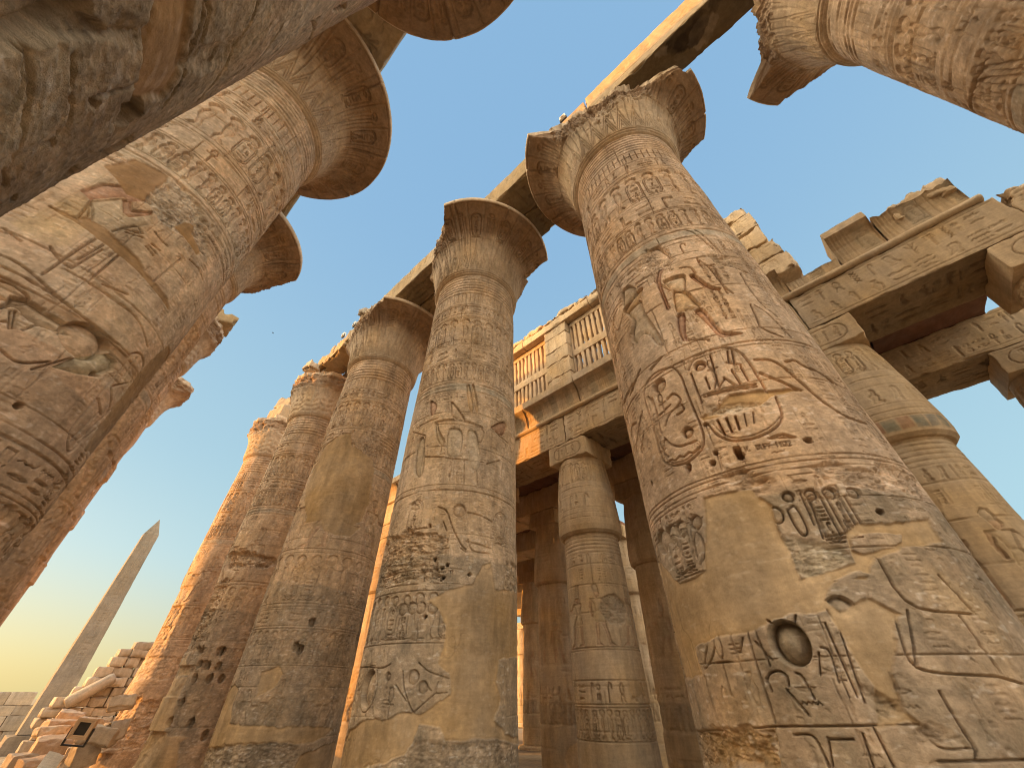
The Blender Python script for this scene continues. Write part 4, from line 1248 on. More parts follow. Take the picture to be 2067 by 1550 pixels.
y = lambda k: Y0 + SP * k
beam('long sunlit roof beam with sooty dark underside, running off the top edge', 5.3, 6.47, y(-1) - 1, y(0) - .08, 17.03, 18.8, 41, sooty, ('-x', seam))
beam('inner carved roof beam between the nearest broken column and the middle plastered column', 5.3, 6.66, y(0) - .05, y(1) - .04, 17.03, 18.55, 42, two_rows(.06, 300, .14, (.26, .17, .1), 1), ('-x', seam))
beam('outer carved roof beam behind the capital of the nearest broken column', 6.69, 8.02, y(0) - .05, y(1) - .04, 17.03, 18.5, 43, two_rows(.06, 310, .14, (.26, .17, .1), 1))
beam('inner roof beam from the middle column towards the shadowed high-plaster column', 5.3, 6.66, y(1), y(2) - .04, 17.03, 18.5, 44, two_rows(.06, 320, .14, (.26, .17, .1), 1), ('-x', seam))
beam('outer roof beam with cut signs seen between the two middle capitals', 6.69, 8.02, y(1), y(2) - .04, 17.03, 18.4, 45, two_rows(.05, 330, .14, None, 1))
beam('broken end of the roof beam glowing orange above the hole-pierced column', 5.3, 6.7, y(2), y(3) - .3, 17.03, 18.35, 46, None, ('-x', seam), .08, .5)
beam('short outer roof beam behind the orange broken beam end', 6.75, 8.0, y(2), y(3) - 1.5, 17.03, 18.2, 47, None, None, .08, .5)
for k, (a, b) in enumerate(((-1, 0), (0, 1), (1, 2))):
    n = ('above the closest dark shaft', 'between the two large round capitals on the left', 'above the farther shaded round capital on the left')[k]
    beam('inner left-hand roof beam with carved underside ' + n, -2.26, -.72, y(a), y(b) - .04, 17.03, 18.5, 50 + k, two_rows(.05, 340 + k, .3, None, 1))
    beam('outer left-hand roof beam ' + n, -3.75, -2.3, y(a), y(b) - .04, 17.03, 18.45, 60 + k, two_rows(.05, 350 + k, .2, None, 1))
beam('pointed beam stump jutting from the broken capital on the left', -3.2, .1, y(3) - .75, y(3) + .75, 17.03, 18.1, 66, amp=.06, chip=.3,
     warp=lambda V: V + np.stack([0 * V[:, 0], 0 * V[:, 0], np.clip(V[:, 0] + 1.2, 0, 9) * .3 * (17.9 - V[:, 2])], 1))


def block(name, label, cat, loc, size, rot, seed, group=None, tint=RUBST, amp=.05, chip=.22, res=.09, fn=None):
    sx, sy, sz = size
    p = {'-y': (.03, fn)} if fn else None
    o = rbox(name, None, (-sx / 2, -sy / 2, 0), (sx / 2, sy / 2, sz), res, p, amp, chip, seed, tint, jit=.16, freq=2.6)
    o.location = loc; o.rotation_euler = rot
    return tag(o, label, cat, group)


block('stone_block', 'squared block resting on top of the sunlit far column', 'stone block', (NX - .2, y(4), 17.0), (2.3, 2.0, 1.2), (0, 0, .2), 71, None, BT0, .05, .12)
block('stone_block', 'leaning upper block crowning the sunlit far column', 'stone block', (NX - .3, y(4) + .1, 18.15), (1.9, 1.5, 1.1), (.12, .06, .5), 72, None, BT0, .07, .2)
block('stone_block', 'small dark block on the left rim of the high-plaster column capital', 'stone block', (NX - 2.1, y(2) - .4, 16.45), (.75, .6, .5), (0, 0, .4), 73, amp=.06)
block('stone_block', 'small chunk beside the broken beam on the hole-pierced column', 'stone block', (NX - 1.9, y(3) - .6, 16.95), (.8, .9, .6), (0, 0, .2), 74, amp=.06)

# ---------------------------------------------------------------- side hall: closed-bud columns, beams, cornice, clerestory
PHI = math.atan(.04); cph, sph = math.cos(PHI), math.sin(PHI)


def sp(b, yy, z=0.0):
    return (14.16 + b * cph + yy * sph, -b * sph + yy * cph, z)


def sthing(name, label, cat, b, yy, z=0.0, group=None):
    return thing(name, label, cat, sp(b, yy, z), -PHI, group)


def bud_shaft(c, L):
    ua = 4.4
    R = rng(c.seed)
    z = .3
    while z < L:
        c.hline(z, .02, .02, .01)
        for q in range(3):
            u = R.uniform(-4, 4); c.line([(u, z), (u, z + 1)], .014, .016)
        a = c.sl(-9, 9, z, z + 1)
        if a: c.T[a[0]] *= 1 + .1 * (R.rand() - .5)
        z += .9 + .3 * R.rand()
    for z in (8.85, 8.7, 8.55, 8.4, 8.25): c.hline(z, .025, .022)
    text_row(c, -ua, ua, 7.65, 8.1, .024, c.seed + 1)
    scene(c, -ua, ua, 4.8, 7.5, .03, c.seed + 2, .2)
    text_row(c, -ua, ua, 3.2, 3.85, .04, c.seed + 3)
    frieze(c, -ua, ua, 2.3, 3.1, .03, c.seed + 4)
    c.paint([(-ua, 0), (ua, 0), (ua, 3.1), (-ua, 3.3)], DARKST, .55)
    for k in range(5):
        u, v = R.uniform(-3.5, 3.5), R.uniform(.5, 7); r = R.uniform(.3, .8); t = np.linspace(0, 6.28, 9)[:-1]
        P = np.c_[u + r * np.cos(t), v + r * .8 * np.sin(t)]
        (c.rough(P, .08, DARKST) if k % 2 else c.plaster(P, (), PLAST, -.01))
    c.T *= (.86 + .28 * fb2(c.U[None] * 1.2 + c.seed, c.Z[:, None] * .8, 5, .6))[..., None]


def bud_capital(col=False):
    def f(c, L):
        for z in (.75, .95, 2.2): c.hline(z, .018, .016)
        text_row(c, -4.4, 4.4, 1.2, 1.9, .022, c.seed + 1)
        frieze(c, -4.4, 4.4, 2.5, 3.55, .024, c.seed + 2)
        R = rng(c.seed)
        if col:
            for k in range(26):
                u = -4.4 + k * .34
                c.paint([(u, .34), (u + .3, .34), (u + .3, .72), (u, .72)], [(.10, .13, .12), (.13, .15, .12), (.28, .14, .09), (.11, .13, .13), (.33, .24, .15)][R.randint(5)], .75, .02)
        c.T *= (.86 + .28 * fb2(c.U[None] * 1.2 + c.seed, c.Z[:, None] * .8, 5, .6))[..., None]
    return f


BT = SANDST * (.9, .87, .8)


def bud_column(label, b, yy, seed, col=False, fine=True):
    t = sthing('bud_column', label, 'column', b, yy, 0, 'smaller closed-bud columns of the side hall')
    n = (300, 330, 150) if fine else (150, 150, 70)
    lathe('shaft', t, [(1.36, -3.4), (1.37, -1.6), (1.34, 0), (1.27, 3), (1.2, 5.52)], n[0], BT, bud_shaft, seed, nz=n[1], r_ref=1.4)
    lathe('capital', t, [(1.2, 5.5), (1.3, 5.52), (1.4, 5.62), (1.43, 5.85), (1.42, 6.3), (1.35, 7.4), (1.24, 8.6), (1.14, 9.22)], n[0], BT, bud_capital(col), seed, nz=n[2], r_ref=1.4)

    def ab(c, L, H):
        cart_h(c, L * .14, H * .16, L * .72, H * .66, .03, seed)
    rbox('abacus', t, (-1.17, -1.17, 9.2), (1.17, 1.17, 10.2), .14, {'-x': (.03, ab)}, .015, .06, seed, BT)
    lathe('base', t, [(1.75, -3.6), (1.75, -3.25), (1.62, -3.15), (1.37, -3.12)], 48, BT, None, seed)
    return t


def cart_h(c, u, z, w, h, d, seed):
    r = h / 2; t = np.linspace(-np.pi / 2, np.pi / 2, 8)
    p = [(u + w - r + r * math.cos(a), z + r + r * math.sin(a)) for a in t] + [(u + r - r * math.cos(a), z + r - r * math.sin(a)) for a in t]
    c.line(p + [p[0]], .022, d)
    R = rng(seed); x = u + r * .6
    while x < u + w - r:
        k = h * (.4 + .3 * R.rand()); quadrat(c, R, x, z + .16 * h, k, h * .68, d); x += k * 1.05


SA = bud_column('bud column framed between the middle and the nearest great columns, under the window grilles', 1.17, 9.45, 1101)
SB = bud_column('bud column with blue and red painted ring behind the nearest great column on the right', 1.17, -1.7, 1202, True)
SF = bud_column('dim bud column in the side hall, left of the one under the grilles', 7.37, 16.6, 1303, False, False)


def more(src, label, b, yy, rot):
    o = copy_tree(src)
    o.location = sp(b, yy); o.rotation_euler = (0, 0, -PHI)
    for ch in o.children:
        if ch.name.split('.')[0] in ('shaft', 'capital'): ch.rotation_euler = (0, 0, rot)
    o['label'] = label
    return o


R_ = rng(77)
more(SF, 'bud column partly hidden behind the nearest great column, under the window grille', 1.17, 3.9, 1.3)
more(SB, 'bud column at the right edge under a square abacus in front', 1.17, -7.4, 2.1)
more(SF, 'bud column at the right edge under the rear square abacus', 7.37, -7.4, .4)
more(SF, 'dim bud column behind the right shoulder of the one under the grilles', 7.37, 9.45, 2.6)
DIM = 'small dim bud column far back in the side hall gloom'
LIT = 'bud column of the front side row, mostly hidden behind the middle great columns'
for yy in (16.2, 21.8, 27.2, 32.8): more(SF, LIT, 1.17, yy, R_.rand() * 6)
for yy in (-1.7, 3.9): more(SF, 'bud column of the second side row, hidden behind the nearest great column', 7.37, yy, R_.rand() * 6)
for i, ys in ((1, (20.6, 26.2, 31.8)), (2, (15, 20.6, 26.2, 31.8, 37.4)), (3, (20.6, 26.2, 31.8, 37.4)), (4, (26.2, 31.8, 37.4)), (5, (31.8, 37.4, 43)), (6, (37.4, 43, 48.6))):
    for yy in ys:
        q = sp(1.17 + 6.2 * i, yy); az, hw = math.degrees(math.atan2(q[0], q[1])), math.degrees(1.45 / math.hypot(q[0], q[1]))
        if az - hw < 51.0 and az + hw > 48.0: continue        # fallen long ago: the view runs through here to the open court
        more(SF, DIM, 1.17 + 6.2 * i, yy, R_.rand() * 6)
for X_, Y_ in ((60.5, 52.4), (66.5, 55.9), (34.4, 28.2)):
    o = more(SF, 'thin far bud column standing in daylight at the end of the dark side hall', 0, 0, R_.rand() * 6); o.location = (X_, Y_, 0)


def side_beam(label, b, y0, y1, seed, fine=True, z1=11.88, group='beams of the side hall', chip=.08):
    t = sthing('stone_beam', label, 'stone beam', b, (y0 + y1) / 2, 0, group)
    h = (y1 - y0) / 2
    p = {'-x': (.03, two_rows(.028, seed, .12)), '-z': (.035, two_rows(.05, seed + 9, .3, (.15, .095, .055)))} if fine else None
    rbox('beam', t, (0, -h + .01, 10.22), (2.35, h - .01, z1), .16, p, .02, chip, seed, BT)
    return t


side_beam('carved front beam of the side hall, over the bud column under the grilles', 0, 9.45, 15.2, 1401)
side_beam('carved front beam from the nearest great column to the bud column under the grilles', 0, 3.9, 9.45, 1402)
side_beam('front beam of the side hall behind the nearest great column', 0, -1.7, 3.9, 1403)
side_beam('front beam with dark cut signs underneath, right of the nearest great column', 0, -7.4, -1.7, 1404, chip=.06)
side_beam('broken end of the front beam at the right edge, past the round moulding', 0, -11.4, -7.4, 1405, chip=.25)
for k in range(4): side_beam('front beam of the side hall hidden beyond the middle great column', 0, 15.2 + 5.6 * k, 20.8 + 5.6 * k, 1410 + k, k > 1)
side_beam('second-row beam with a dark cut underside below the red painted slab', 6.2, -10.4, -1.7, 1420)
for k in range(5): side_beam('second-row beam deep in the shadow of the side hall', 6.2, -1.7 + 7 * k, 5.3 + 7 * k, 1430 + k, False)
for i, (a, b) in ((2, (17.5, 41)), (3, (19.5, 41)), (4, (25, 41)), (5, (30, 46)), (6, (36, 50))):
    n = int((b - a) / 6)
    for k in range(n):
        side_beam('inner beam receding in the dark side hall ceiling', 6.2 * i, a + (b - a) * k / n, a + (b - a) * (k + 1) / n, 1450 + 10 * i + k, False)


def slab(label, b0, b1, y0, y1, seed, tint=(.20, .10, .065)):
    t = sthing('ceiling_slab', label, 'ceiling slab', (b0 + b1) / 2, (y0 + y1) / 2, 0, 'ceiling slabs of the side hall')
    w, h = (b1 - b0) / 2, (y1 - y0) / 2
    rbox('slab', t, (-w, -h + .01, 11.9), (w, h - .01, 12.5), .3, None, .02, .06, seed, tint)


slab('reddish painted ceiling slab between the two beams at the right edge', 1.6, 6.9, -7.25, -3.6, 1501)
for k in range(8): slab('ceiling slab between the first two rows, hidden in shadow', 1.6, 6.9, -3.6 + 4.6 * k, 1 + 4.6 * k, 1510 + k)
for k in range(8): slab('ceiling slab over the deep part of the side hall', 6.95, 19.5, 16.8 + 3 * k, 19.8 + 3 * k, 1530 + k)
for k in range(8): slab('ceiling slab over the far corner of the side hall', 19.55, 42, 20.8 + 4 * k, 24.8 + 4 * k, 1550 + k)

# cornice: a round moulding under a hollow, ribbed cornice
CAV = np.array([(.0, 12.13), (-.03, 12.5), (-.12, 12.85), (-.28, 13.12), (-.5, 13.28), (-.52, 13.3), (-.52, 13.75)])


def cavetto(parent, y0, y1, seed, top=99.0, breaks=0.0):
    P = CAV[:-1] if top < 13.3 else CAV
    seg = np.hypot(*np.diff(CAV, axis=0).T); s = np.r_[0, np.cumsum(seg)]
    v = np.unique(np.r_[np.linspace(0, s[-1], 60), s]); L = y1 - y0; u = np.linspace(0, L, max(6, int(L / .03)))
    b, z = np.interp(v, s, CAV[:, 0]), np.interp(v, s, CAV[:, 1])
    c = Canvas(u, v, seed, BT); k = 0.05
    R = rng(seed); n = 0
    while k < L:
        if n % 9 < 6:
            c.line([(k, .1), (k, s[-2] - .03)], .018, .025); k += .11
        else:
            if n % 9 == 6: cart(c, k + .03, .2, .36, .75, .022, seed + n); c.paint([(k, .1), (k + .45, .1), (k + .45, 1.2), (k, 1.2)], (.17, .17, .13), .4)
            k += .15
        n += 1
    h, T = c.bake()
    T[..., :3] *= (.8 + .4 * fb2(u[None] * 1.2 + seed, v[:, None], 4, .6))[..., None]
    lim = top + (fb2(u[None] * 1.6 + seed, 0 * u[None], 4, .6) - .5) * 2 * breaks
    Z = np.minimum(z[:, None] + 0 * u[None], lim); Bq = np.where(z[:, None] > lim, np.interp(lim, z, b), b[:, None]) - h
    Bq = Bq + .04 * (fb2(u[None] * 2 + seed, v[:, None] * 2, 4) - .5)
    yy = y1 - u
    V = [np.stack([Bq, np.repeat(yy[None], len(v), 0), Z], -1).reshape(-1, 3)]; Tt = [T.reshape(-1, 4)]; Q = [grid_q(len(v), len(u))]
    # top and back
    rowz = Z[-1]; back = np.stack([np.stack([Bq[-1], yy, rowz], -1), np.stack([0 * yy + .75, yy, rowz + .02], -1), np.stack([0 * yy + .75, yy, 0 * yy + 12.1], -1)], 0)
    n0 = len(V[0]); V.append(back.reshape(-1, 3)); Q.append(grid_q(3, len(u), n0))
    tb = np.empty((3 * len(u), 4)); tb[:] = (*BT, 1.4); Tt.append(tb); n0 += 3 * len(u)
    for j in (0, len(u) - 1):                      # end caps
        ring = np.concatenate([V[0].reshape(len(v), len(u), 3)[:, j], back[1:, j]], 0); m = len(ring)
        V.append(ring); V.append(ring.mean(0)[None])
        tt = np.empty((m + 1, 4)); tt[:] = (*BT, 1.4); Tt.append(tt)
        a = np.arange(m); q = np.stack([n0 + a, n0 + (a + 1) % m, np.full(m, n0 + m), np.full(m, n0 + m)], -1)
        Q.append(q); n0 += m + 1
    Vv = np.concatenate(V); Qa = np.concatenate(Q)
    return mesh_obj('cavetto', Vv, np.concatenate([Qa[:, [0, 1, 2]], Qa[Qa[:, 2] != Qa[:, 3]][:, [0, 2, 3]]]), STONE, parent, np.concatenate(Tt))


def cornice(label, y0, y1, pieces, seed, tor=None):
    t = sthing('cornice', label, 'cornice', 0, 0, 0, 'cornices of the side hall')
    a, b = tor or (y0, y1)
    o = lathe('round_moulding', t, [(.001, 0), (.14, 0), (.14, b - a), (.001, b - a)], 24, BT, None, seed, nz=int((b - a) / .1))
    o.location = (.0, a, 12.02); o.rotation_euler = (-math.pi / 2, 0, 0)
    rbox('course', t, (.02, y0, 11.9), (1.6, y1, 12.12), .2, None, .02, .05, seed, BT)
    for k, (p0, p1, top, br) in enumerate(pieces): cavetto(t, p0, p1, seed + k, top, br)
    return t


cornice('ribbed hollow cornice under the window grilles', 2.0, 17.0, [(2.0, 8.2, 99, 0), (8.25, 12.0, 99, 0), (12.05, 17, 99, 0)], 1601)
cornice('ribbed cornice far along the side hall, catching the sun between the middle columns', 17.1, 36, [(17.1, 26, 99, 0), (26.05, 36, 99, 0)], 1602)
cornice('broken cornice with a long round moulding at the upper right', -7.2, 1.9, [(-1.9, 1.9, 13.3, .1), (-3.6, -1.95, 12.6, .12), (-4.95, -3.65, 13.62, .1), (-7.05, -5.0, 13.2, .22)], 1603)
o = rbox('stone_block', None, (-.3, -.8, 12.7), (1.0, .75, 13.6), .07, None, .13, .35, 1610, BT); o.location = sp(.1, -6.25); o.rotation_euler = (0, 0, -PHI)
tag(o, 'ragged split block standing on the broken cornice at the upper right', 'stone block')


# clerestory
def grille(label, y0, y1, seed):
    t = sthing('window_grille', label, 'window grille', .35, (y0 + y1) / 2, 0, 'stone window grilles')
    h = (y1 - y0) / 2; R = rng(seed)
    for a, b in ((13.76, 14.1), (15.95, 16.5), (18.55, 18.92)):
        rbox('rail', t, (0, -h, a), (.43, h, b), .12, None, .012, .05, seed, BT * (1.02, .98, .95))
    n = int(2 * h / .33); p = 2 * h / n
    for a, b in ((14.1, 15.95), (16.5, 18.55)):
        for k in range(n + 1):
            c = -h + k * p; w = .1 + .012 * R.rand()
            rbox('bar', t, (.03, max(-h, c - w), a - .02), (.4, min(h, c + w), b + .02), .12, None, .01, .04, seed + k, BT * (1.02, .98, .95))
    return t


grille('stone window grille between the plastered middle column and the carved pier', 10.36, 15.6, 1701)
grille('stone window grille with bright sky slots, beside the nearest great column', 3.0, 8.54, 1702)


def pier(label, y0, y1, z1, seed, rag=0.0, depth=1.25):
    t = sthing('clerestory_pier', label, 'pier', 0, (y0 + y1) / 2, 0, 'clerestory piers')
    h = (y1 - y0) / 2; z = 13.3 if rag else 13.74; k = 0; R = rng(seed)
    while z < z1 - .2:
        dz = min(.95 + .25 * R.rand(), z1 - z); q = R.rand() * rag

        def fn(c, L, H):
            text_col(c, .15, .55, .05, H - .05, .022, seed + k) if k % 2 else None
            figure(c, L * .35, -.3, L * .55, H * 1.5, .022, k % 2 == 0, False, 0)
        rbox('course', t, (-.02 + .02 * R.rand(), -h + q, z + .012), (depth, h - (.03 * R.rand() if not rag else 0), z + dz), .14, {'-x': (.03, fn)}, .02, .07 if not rag else .16, seed + k, BT)
        z += dz; k += 1
    return t


pier('carved stone pier between the two window grilles', 8.55, 10.35, 18.92, 1801)
pier('pier at the far end of the hidden window grille', 15.6, 17.2, 18.92, 1802)
pier('pier behind the nearest great column', 1.2, 3.0, 18.92, 1803)
pier('lone broken pier of pale blocks standing up against the sky, right of the nearest column', -2.75, -.6, 18.6, 1804, .35)
for k, (a, b) in enumerate(((1.0, 6.6), (6.6, 12.2), (12.2, 17.3))):
    t = sthing('lintel', ('window lintel beside the nearest great column', 'window lintel over the carved pier', 'window lintel hidden behind the middle column')[k], 'lintel', 0, (a + b) / 2, 0, 'lintels over the grilles')
    h = (b - a) / 2
    rbox('lintel_block', t, (-.14, -h + .01, 18.93), (1.3, h - .01, 19.55), .12, None, .02, .1, 1820 + k, BT)
    t = sthing('roof_slab', ('sunlit worn roof slab beside the nearest great column', 'sunlit worn roof slab over the carved pier', 'sunlit worn roof slab behind the middle column')[k], 'roof slab', 0, (a + b) / 2, 0, 'roof slabs over the grilles')
    rbox('slab', t, (-.1, -h + .02, 19.56), (2.2, h - .02, 20.1), .1, None, .1, .35, 1830 + k, BT)


# ---------------------------------------------------------------- beyond the hall
def obelisk():
    t = thing('obelisk', 'tall slender stone obelisk with pointed tip against the yellow sky', 'obelisk', (5.05, 61.0, 0))
    H0, H1 = -2.5, 14.35

    def tap(V):
        k = 1 - .38 * np.clip((V[:, 2] - H0) / (H1 - H0), 0, 1); W = V.copy(); W[:, 0] *= k; W[:, 1] *= k; return W

    def face(c, L, H):
        text_col(c, L * .3, L * .7, 4.5, H - .5, .035, 1901)
        c.paint([(0, 0), (L, 0), (L, 4.2), (0, 3.8)], (.40, .33, .25), .4, .2)
    g = np.array([.31, .25, .185])
    rbox('shaft', t, (-1.06, -1.06, H0), (1.06, 1.06, H1), .25, {'-y': (.04, face), '-x': (.06, None)}, .012, .03, 1900, g, warp=tap)
    w = 1.06 * .62
    V = [(-w, -w, H1), (w, -w, H1), (w, w, H1), (-w, w, H1), (-.02, -.02, 16.15), (.02, -.02, 16.15), (.02, .02, 16.15), (-.02, .02, 16.15)]
    Q = [(0, 1, 5, 4), (1, 2, 6, 5), (2, 3, 7, 6), (3, 0, 4, 7), (4, 5, 6, 7)]
    tt = np.empty((8, 4)); tt[:] = (*g, .6)
    mesh_obj('pyramidion', V, Q, STONE, t, tt, False)
    rbox('pedestal', t, (-1.6, -1.6, -3.85), (1.5, 1.5, -2.52), .2, None, .03, .1, 1905, g * .9)


obelisk()


def ruined_wall(label, x0, x1, yy, prof, seed, bh=.6, bw=1.0, base=-3.8, depth=1.0, tint=RUBST, rough=1.0):
    t = thing('ruined_wall', label, 'ruined wall', ((x0 + x1) / 2, yy, base))
    R = rng(seed); z = 0; xm = (x0 + x1) / 2; n = 0
    while True:
        h = bh * (.8 + .45 * R.rand()); x = x0 - R.rand() * bw; any_ = False
        while x < x1:
            w = bw * (.6 + .8 * R.rand()); m = x + w / 2
            if base + z + h * .6 < np.interp(m, [p[0] for p in prof], [p[1] for p in prof]):
                q = .05 + .15 * R.rand() * rough; any_ = True; n += 1
                o = rbox('block', t, (-w / 2 + .006, -depth / 2, 0), (w / 2 - .006, depth / 2, h - .01), .1, None, .035 * rough, .07 * rough, seed + n, tint, jit=.2, freq=3.2)
                o.location = (m - xm, q * (2 * R.rand() - 1) * 1.5, z); o.rotation_euler = (0, (R.rand() - .5) * .06 * rough, (R.rand() - .5) * .12 * rough)
            x += w
        z += h
        if not any_ or n > 95: break
    return t


ruined_wall('dry-stacked wall of loose pale blocks, between the obelisk and the sunlit column', 4.0, 9.5, 44.0, [(3.9, -.3), (4.3, .2), (4.5, 1.3), (5.4, 1.65), (5.6, 2.7), (6.2, 2.9), (9.6, 3.6)], 2001, .56, .95, rough=1.25)
ruined_wall('low jagged masonry ruin at the lower left, left of the obelisk', -1.5, 6.8, 78.0, [(-1.5, .3), (1.0, .2), (2.2, .1), (2.3, .9), (3.4, .9), (3.5, .6), (4.3, .9), (4.4, -.5), (6.8, -.9)], 2002, 1.0, 1.7, -3.9, 1.5, RUBST * (.95, .9, .85), .5)
o = lathe('fallen_column_piece', None, [(.02, -1.2), (.3, -1.15), (.36, -1.0), (.36, .9), (.3, 1.12), (.02, 1.2)], 28, RUBST, None, 2005, amp=.04)
o.location = (5.15, 43.0, .35); o.rotation_euler = (0, rad(52), 0)
tag(o, 'rounded piece of column lying tilted against the stacked wall', 'column piece')

# rubble heap at the foot of the sunlit column
t = np.linspace(-6, 6, 40); X, Yg = np.meshgrid(np.linspace(-1, 9, 60), np.linspace(28.5, 42, 60))
Zg = -3.75 + 2.4 * np.exp(-((X - 5.2) / 2.0) ** 2 - ((Yg - 35.5) / 4.0) ** 2) + .25 * (fb2(X * 1.5, Yg * 1.5, 5, .6) - .5)
tt = np.empty((3600, 4)); tt[:] = (.42, .31, .2, 1.6)
o = mesh_obj('rubble_heap', np.stack([X, Yg, Zg], -1).reshape(-1, 3), grid_q(60, 60), STONE, None, tt)
o['kind'] = 'stuff'; o['label'] = 'sandy rubble heap under the fallen blocks'; o['category'] = 'rubble'
RB = [(250, 1410, 29.5, 1.1, .6, 'orange-lit slanting block against the foot of the sunlit column'),
      (200, 1475, 29, 1.5, .75, 'long rough block below the lamp box'),
      (120, 1445, 34, 1.5, .8, 'reddish block at the top of the rubble by the obelisk'),
      (105, 1468, 33, 1.3, .45, 'flat thin slab in the rubble left of the lamp box'),
      (110, 1500, 31.5, 1.7, .9, 'large reddish broken block in the middle of the rubble'),
      (150, 1520, 30, .7, .9, 'upright wedge of stone in the rubble beside the white slab'),
      (175, 1510, 29, 1.0, .9, 'knobbly block under the long rough block'),
      (75, 1535, 30, 1.2, .6, 'low reddish block left of the white slab'),
      (40, 1530, 31, 1.0, .7, 'dark grey block at the bottom left corner'),
      (140, 1425, 38, 1.4, .7, 'pale cracked block behind the reddish one'),
      (185, 1440, 36, 1.2, .8, 'grey block behind the lamp box'),
      (235, 1465, 29, 1.0, .8, 'rough wedge tight against the sunlit column foot')]
for k, (px, py, D, w, h, lab) in enumerate(RB):
    d = ray(px, py + (22 if D > 33 else 6)); p = d * D / math.hypot(d[0], d[1]); R = rng(2100 + k)
    block('fallen_block', lab, 'stone block', (p[0], p[1], p[2] - h * .5), (w * .85, w * (.5 + .3 * R.rand()), h * .85), ((R.rand() - .5) * .3, (R.rand() - .5) * .35, (R.rand() - .5) * 1.2), 2100 + k, 'fallen blocks of the rubble heap',
          RUBST * ((1.0, .86, .76) if 'red' in lab else (.92, .9, .88)), .07, .12, .05)


def plain(name, col, rough=.5, metal=0.0):
    m = bpy.data.materials.new(name); m.use_nodes = True; n, l = m.node_tree.nodes, m.node_tree.links
    b = n['Principled BSDF']; b.inputs['Roughness'].default_value = rough; b.inputs['Metallic'].default_value = metal
    t = n.new('ShaderNodeTexNoise'); t.inputs['Scale'].default_value = 9
    r = n.new('ShaderNodeMapRange'); r.inputs[3].default_value = .8; r.inputs[4].default_value = 1.15
    v = n.new('ShaderNodeVectorMath'); v.operation = 'SCALE'; v.inputs[0].default_value = col
    l.new(t.outputs['Fac'], r.inputs[0]); l.new(r.outputs[0], v.inputs['Scale']); l.new(v.outputs[0], b.inputs['Base Color'])
    return m


def bxs(name, L, mat, parent=None):
    """several small boxes as one mesh, edges bevelled"""
    import bmesh
    bm = bmesh.new()
    for lo, hi in L:
        r = bmesh.ops.create_cube(bm, size=1); lo, hi = Vector(lo), Vector(hi)
        for v in r['verts']: v.co = Vector([(lo[i] + hi[i]) / 2 + v.co[i] * (hi[i] - lo[i]) for i in range(3)])
    bmesh.ops.bevel(bm, geom=bm.edges[:], offset=.008, segments=1, affect='EDGES')
    me = bpy.data.meshes.new(name); bm.to_mesh(me); bm.free(); me.materials.append(mat)
    return link(bpy.data.objects.new(name, me), parent)


M_OCH, M_GLASS, M_WHITE, M_DARK = plain('ochre_enamel', (.55, .36, .2), .5), plain('dark_glass', (.02, .016, .013), .15), plain('white_enamel', (.7, .68, .62), .4), plain('dark_iron', (.05, .045, .04), .5, .6)


def lamp(label, loc, rot, s, body, name='floodlight', group=None):
    t = thing(name, label, 'floodlight', loc, 0, group); t.rotation_euler = rot; t.scale = (s, s, s)
    h = bxs('housing', [((-.5, -.1, 0), (.5, .5, .1)), ((-.5, -.1, .9), (.5, .5, 1)), ((-.5, -.1, .1), (-.4, .5, .9)), ((.4, -.1, .1), (.5, .5, .9)), ((-.4, .3, .1), (.4, .5, .9))], body, t)
    bxs('frame', [((-.4, -.06, .1), (.4, -.02, .2)), ((-.4, -.06, .8), (.4, -.02, .9)), ((-.4, -.06, .2), (-.3, -.02, .8)), ((.3, -.06, .2), (.4, -.02, .8))], body, t)
    bxs('glass', [((-.3, .05, .2), (.3, .09, .8))], M_GLASS, t)
    bxs('bracket', [((-.6, .1, .45), (-.52, .3, .55)), ((-.6, .1, -.25), (-.52, .3, .45)), ((.52, .1, .45), (.6, .3, .55)), ((.52, .1, -.25), (.6, .3, .45)), ((-.6, .1, -.33), (.6, .3, -.25))], M_DARK, t)


d = ray(160, 1478); p = d * 27.0 / math.hypot(d[0], d[1])
lamp('square ochre floodlight box with dark glass, standing in the rubble', (p[0], p[1], p[2] - .2), (0, rad(6), rad(-22)), .64, M_OCH)
for (px, py), yy, lab in (((1130, 238), 1.9, 'small white floodlight on the beam left of the nearest broken capital'), ((700, 671), 18.6, 'upper small white floodlight on the far orange beam'), ((677, 693), 20.0, 'lower small white floodlight on the far orange beam end')):
    lamp(lab, (5.25, yy, 18.75 if yy < 5 else 18.45), (0, 0, rad(-90)), .28, M_WHITE, 'floodlight', 'floodlights on the nave beam')

d = ray(88, 1535); p = d * 28.5 / math.hypot(d[0], d[1])
def scrib(c, L, H):
    for k in range(5): text_row(c, .05, L - .05, .12 + k * .22, .26 + k * .22, .012, 2300 + k, .1, False)
block('inscribed_slab', 'white inscribed slab propped in the rubble at the bottom left', 'stone slab', (p[0], p[1], p[2] - 1.0), (.62, .12, 1.25), (rad(-8), rad(14), rad(-10)), 2301, None, (.72, .68, .6), .01, .03, .08, scrib)

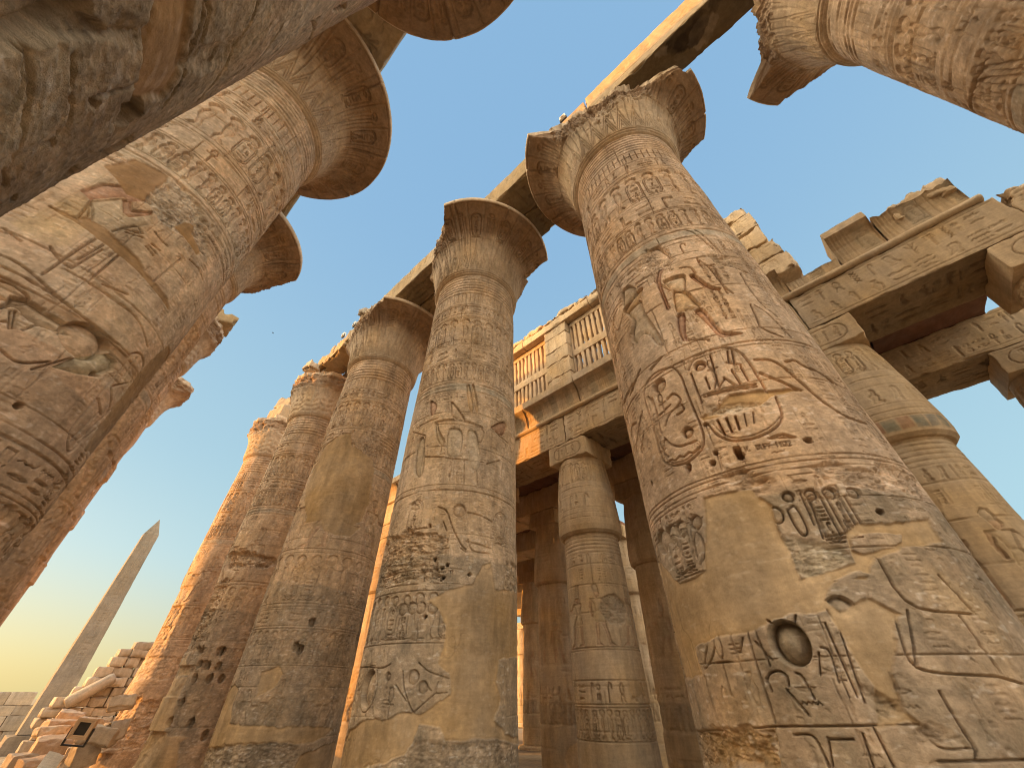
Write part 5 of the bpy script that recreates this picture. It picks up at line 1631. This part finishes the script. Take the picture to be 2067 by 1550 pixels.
# tiny bird
V = [(0, 0, 0), (.12, .1, .02), (.45, .02, .16), (.12, -.1, .02), (-.45, .02, .16), (-.12, .1, .02), (-.12, -.1, .02), (0, .35, 0), (0, -.3, 0), (0, 0, .1), (0, 0, -.08)]
Q = [(1, 2, 3, 9), (5, 4, 6, 9), (1, 7, 5, 9), (3, 8, 6, 9), (1, 2, 3, 10), (5, 4, 6, 10), (1, 7, 5, 10), (3, 8, 6, 10)]
o = mesh_obj('bird', V, Q, plain('dark_feathers', (.06, .05, .05), .8))
d = ray(551, 672); o.location = tuple(d * 150); o.rotation_euler = (0, .3, .8)
tag(o, 'tiny dark bird high in the pale blue sky', 'bird')

# south wall of the hall, seen past the right-hand bud column
t = thing('far_wall', 'distant sunlit orange wall at the right edge, behind the painted bud column', 'wall', (58, -8, -2.4))
def courses(c, L, H):
    z = .5; R = rng(3)
    while z < H:
        c.hline(z, .03, .04); u = R.rand() * 2
        while u < L: c.line([(u, z), (u, z + .7)], .02, .03); u += 1.2 + R.rand()
        z += .7
rbox('wall', t, (0, -30, 0), (2, 30, 15.2), .8, {'-x': (.12, courses)}, .1, .6, 2400, (.5, .34, .2))

# added unseen wall and higher block beyond the left-hand columns, stopping the low sun
t = thing('far_wall', 'added unseen wall beyond the left-hand columns, blocking the low sun', 'wall', (-44, -4, -2.4))
rbox('wall', t, (0, -55, 0), (2, 55, 28.1), 1.5, None, .1, .6, 2401, (.5, .36, .23))
t = thing('sun_blocker', 'added unseen higher block at the end of that wall, blocking the low sun', 'sun blocker', (-44, 54.6, -2.4))
rbox('wall', t, (0, -6.6, 0), (5, 6.6, 32.4), 1.5, None, .1, .6, 2402, (.5, .36, .23))

# ---------------------------------------------------------------- ground
g = np.r_[-1500, -600, -250, -120, np.linspace(-70, 110, 91), 160, 300, 700, 1500]
X, Yg = np.meshgrid(g, g)
Zg = np.interp(Yg, [-1500, 38, 46, 1500], [GROUND, GROUND, -3.7, -3.7]) + .12 * (fb2(X * .3, Yg * .3, 4) - .5)
tt = np.empty((X.size, 4)); tt[:] = (.33, .25, .165, 1.0)
o = mesh_obj('ground', np.stack([X, Yg, Zg], -1).reshape(-1, 3), grid_q(len(g), len(g)), STONE, None, tt)
o['kind'] = 'structure'
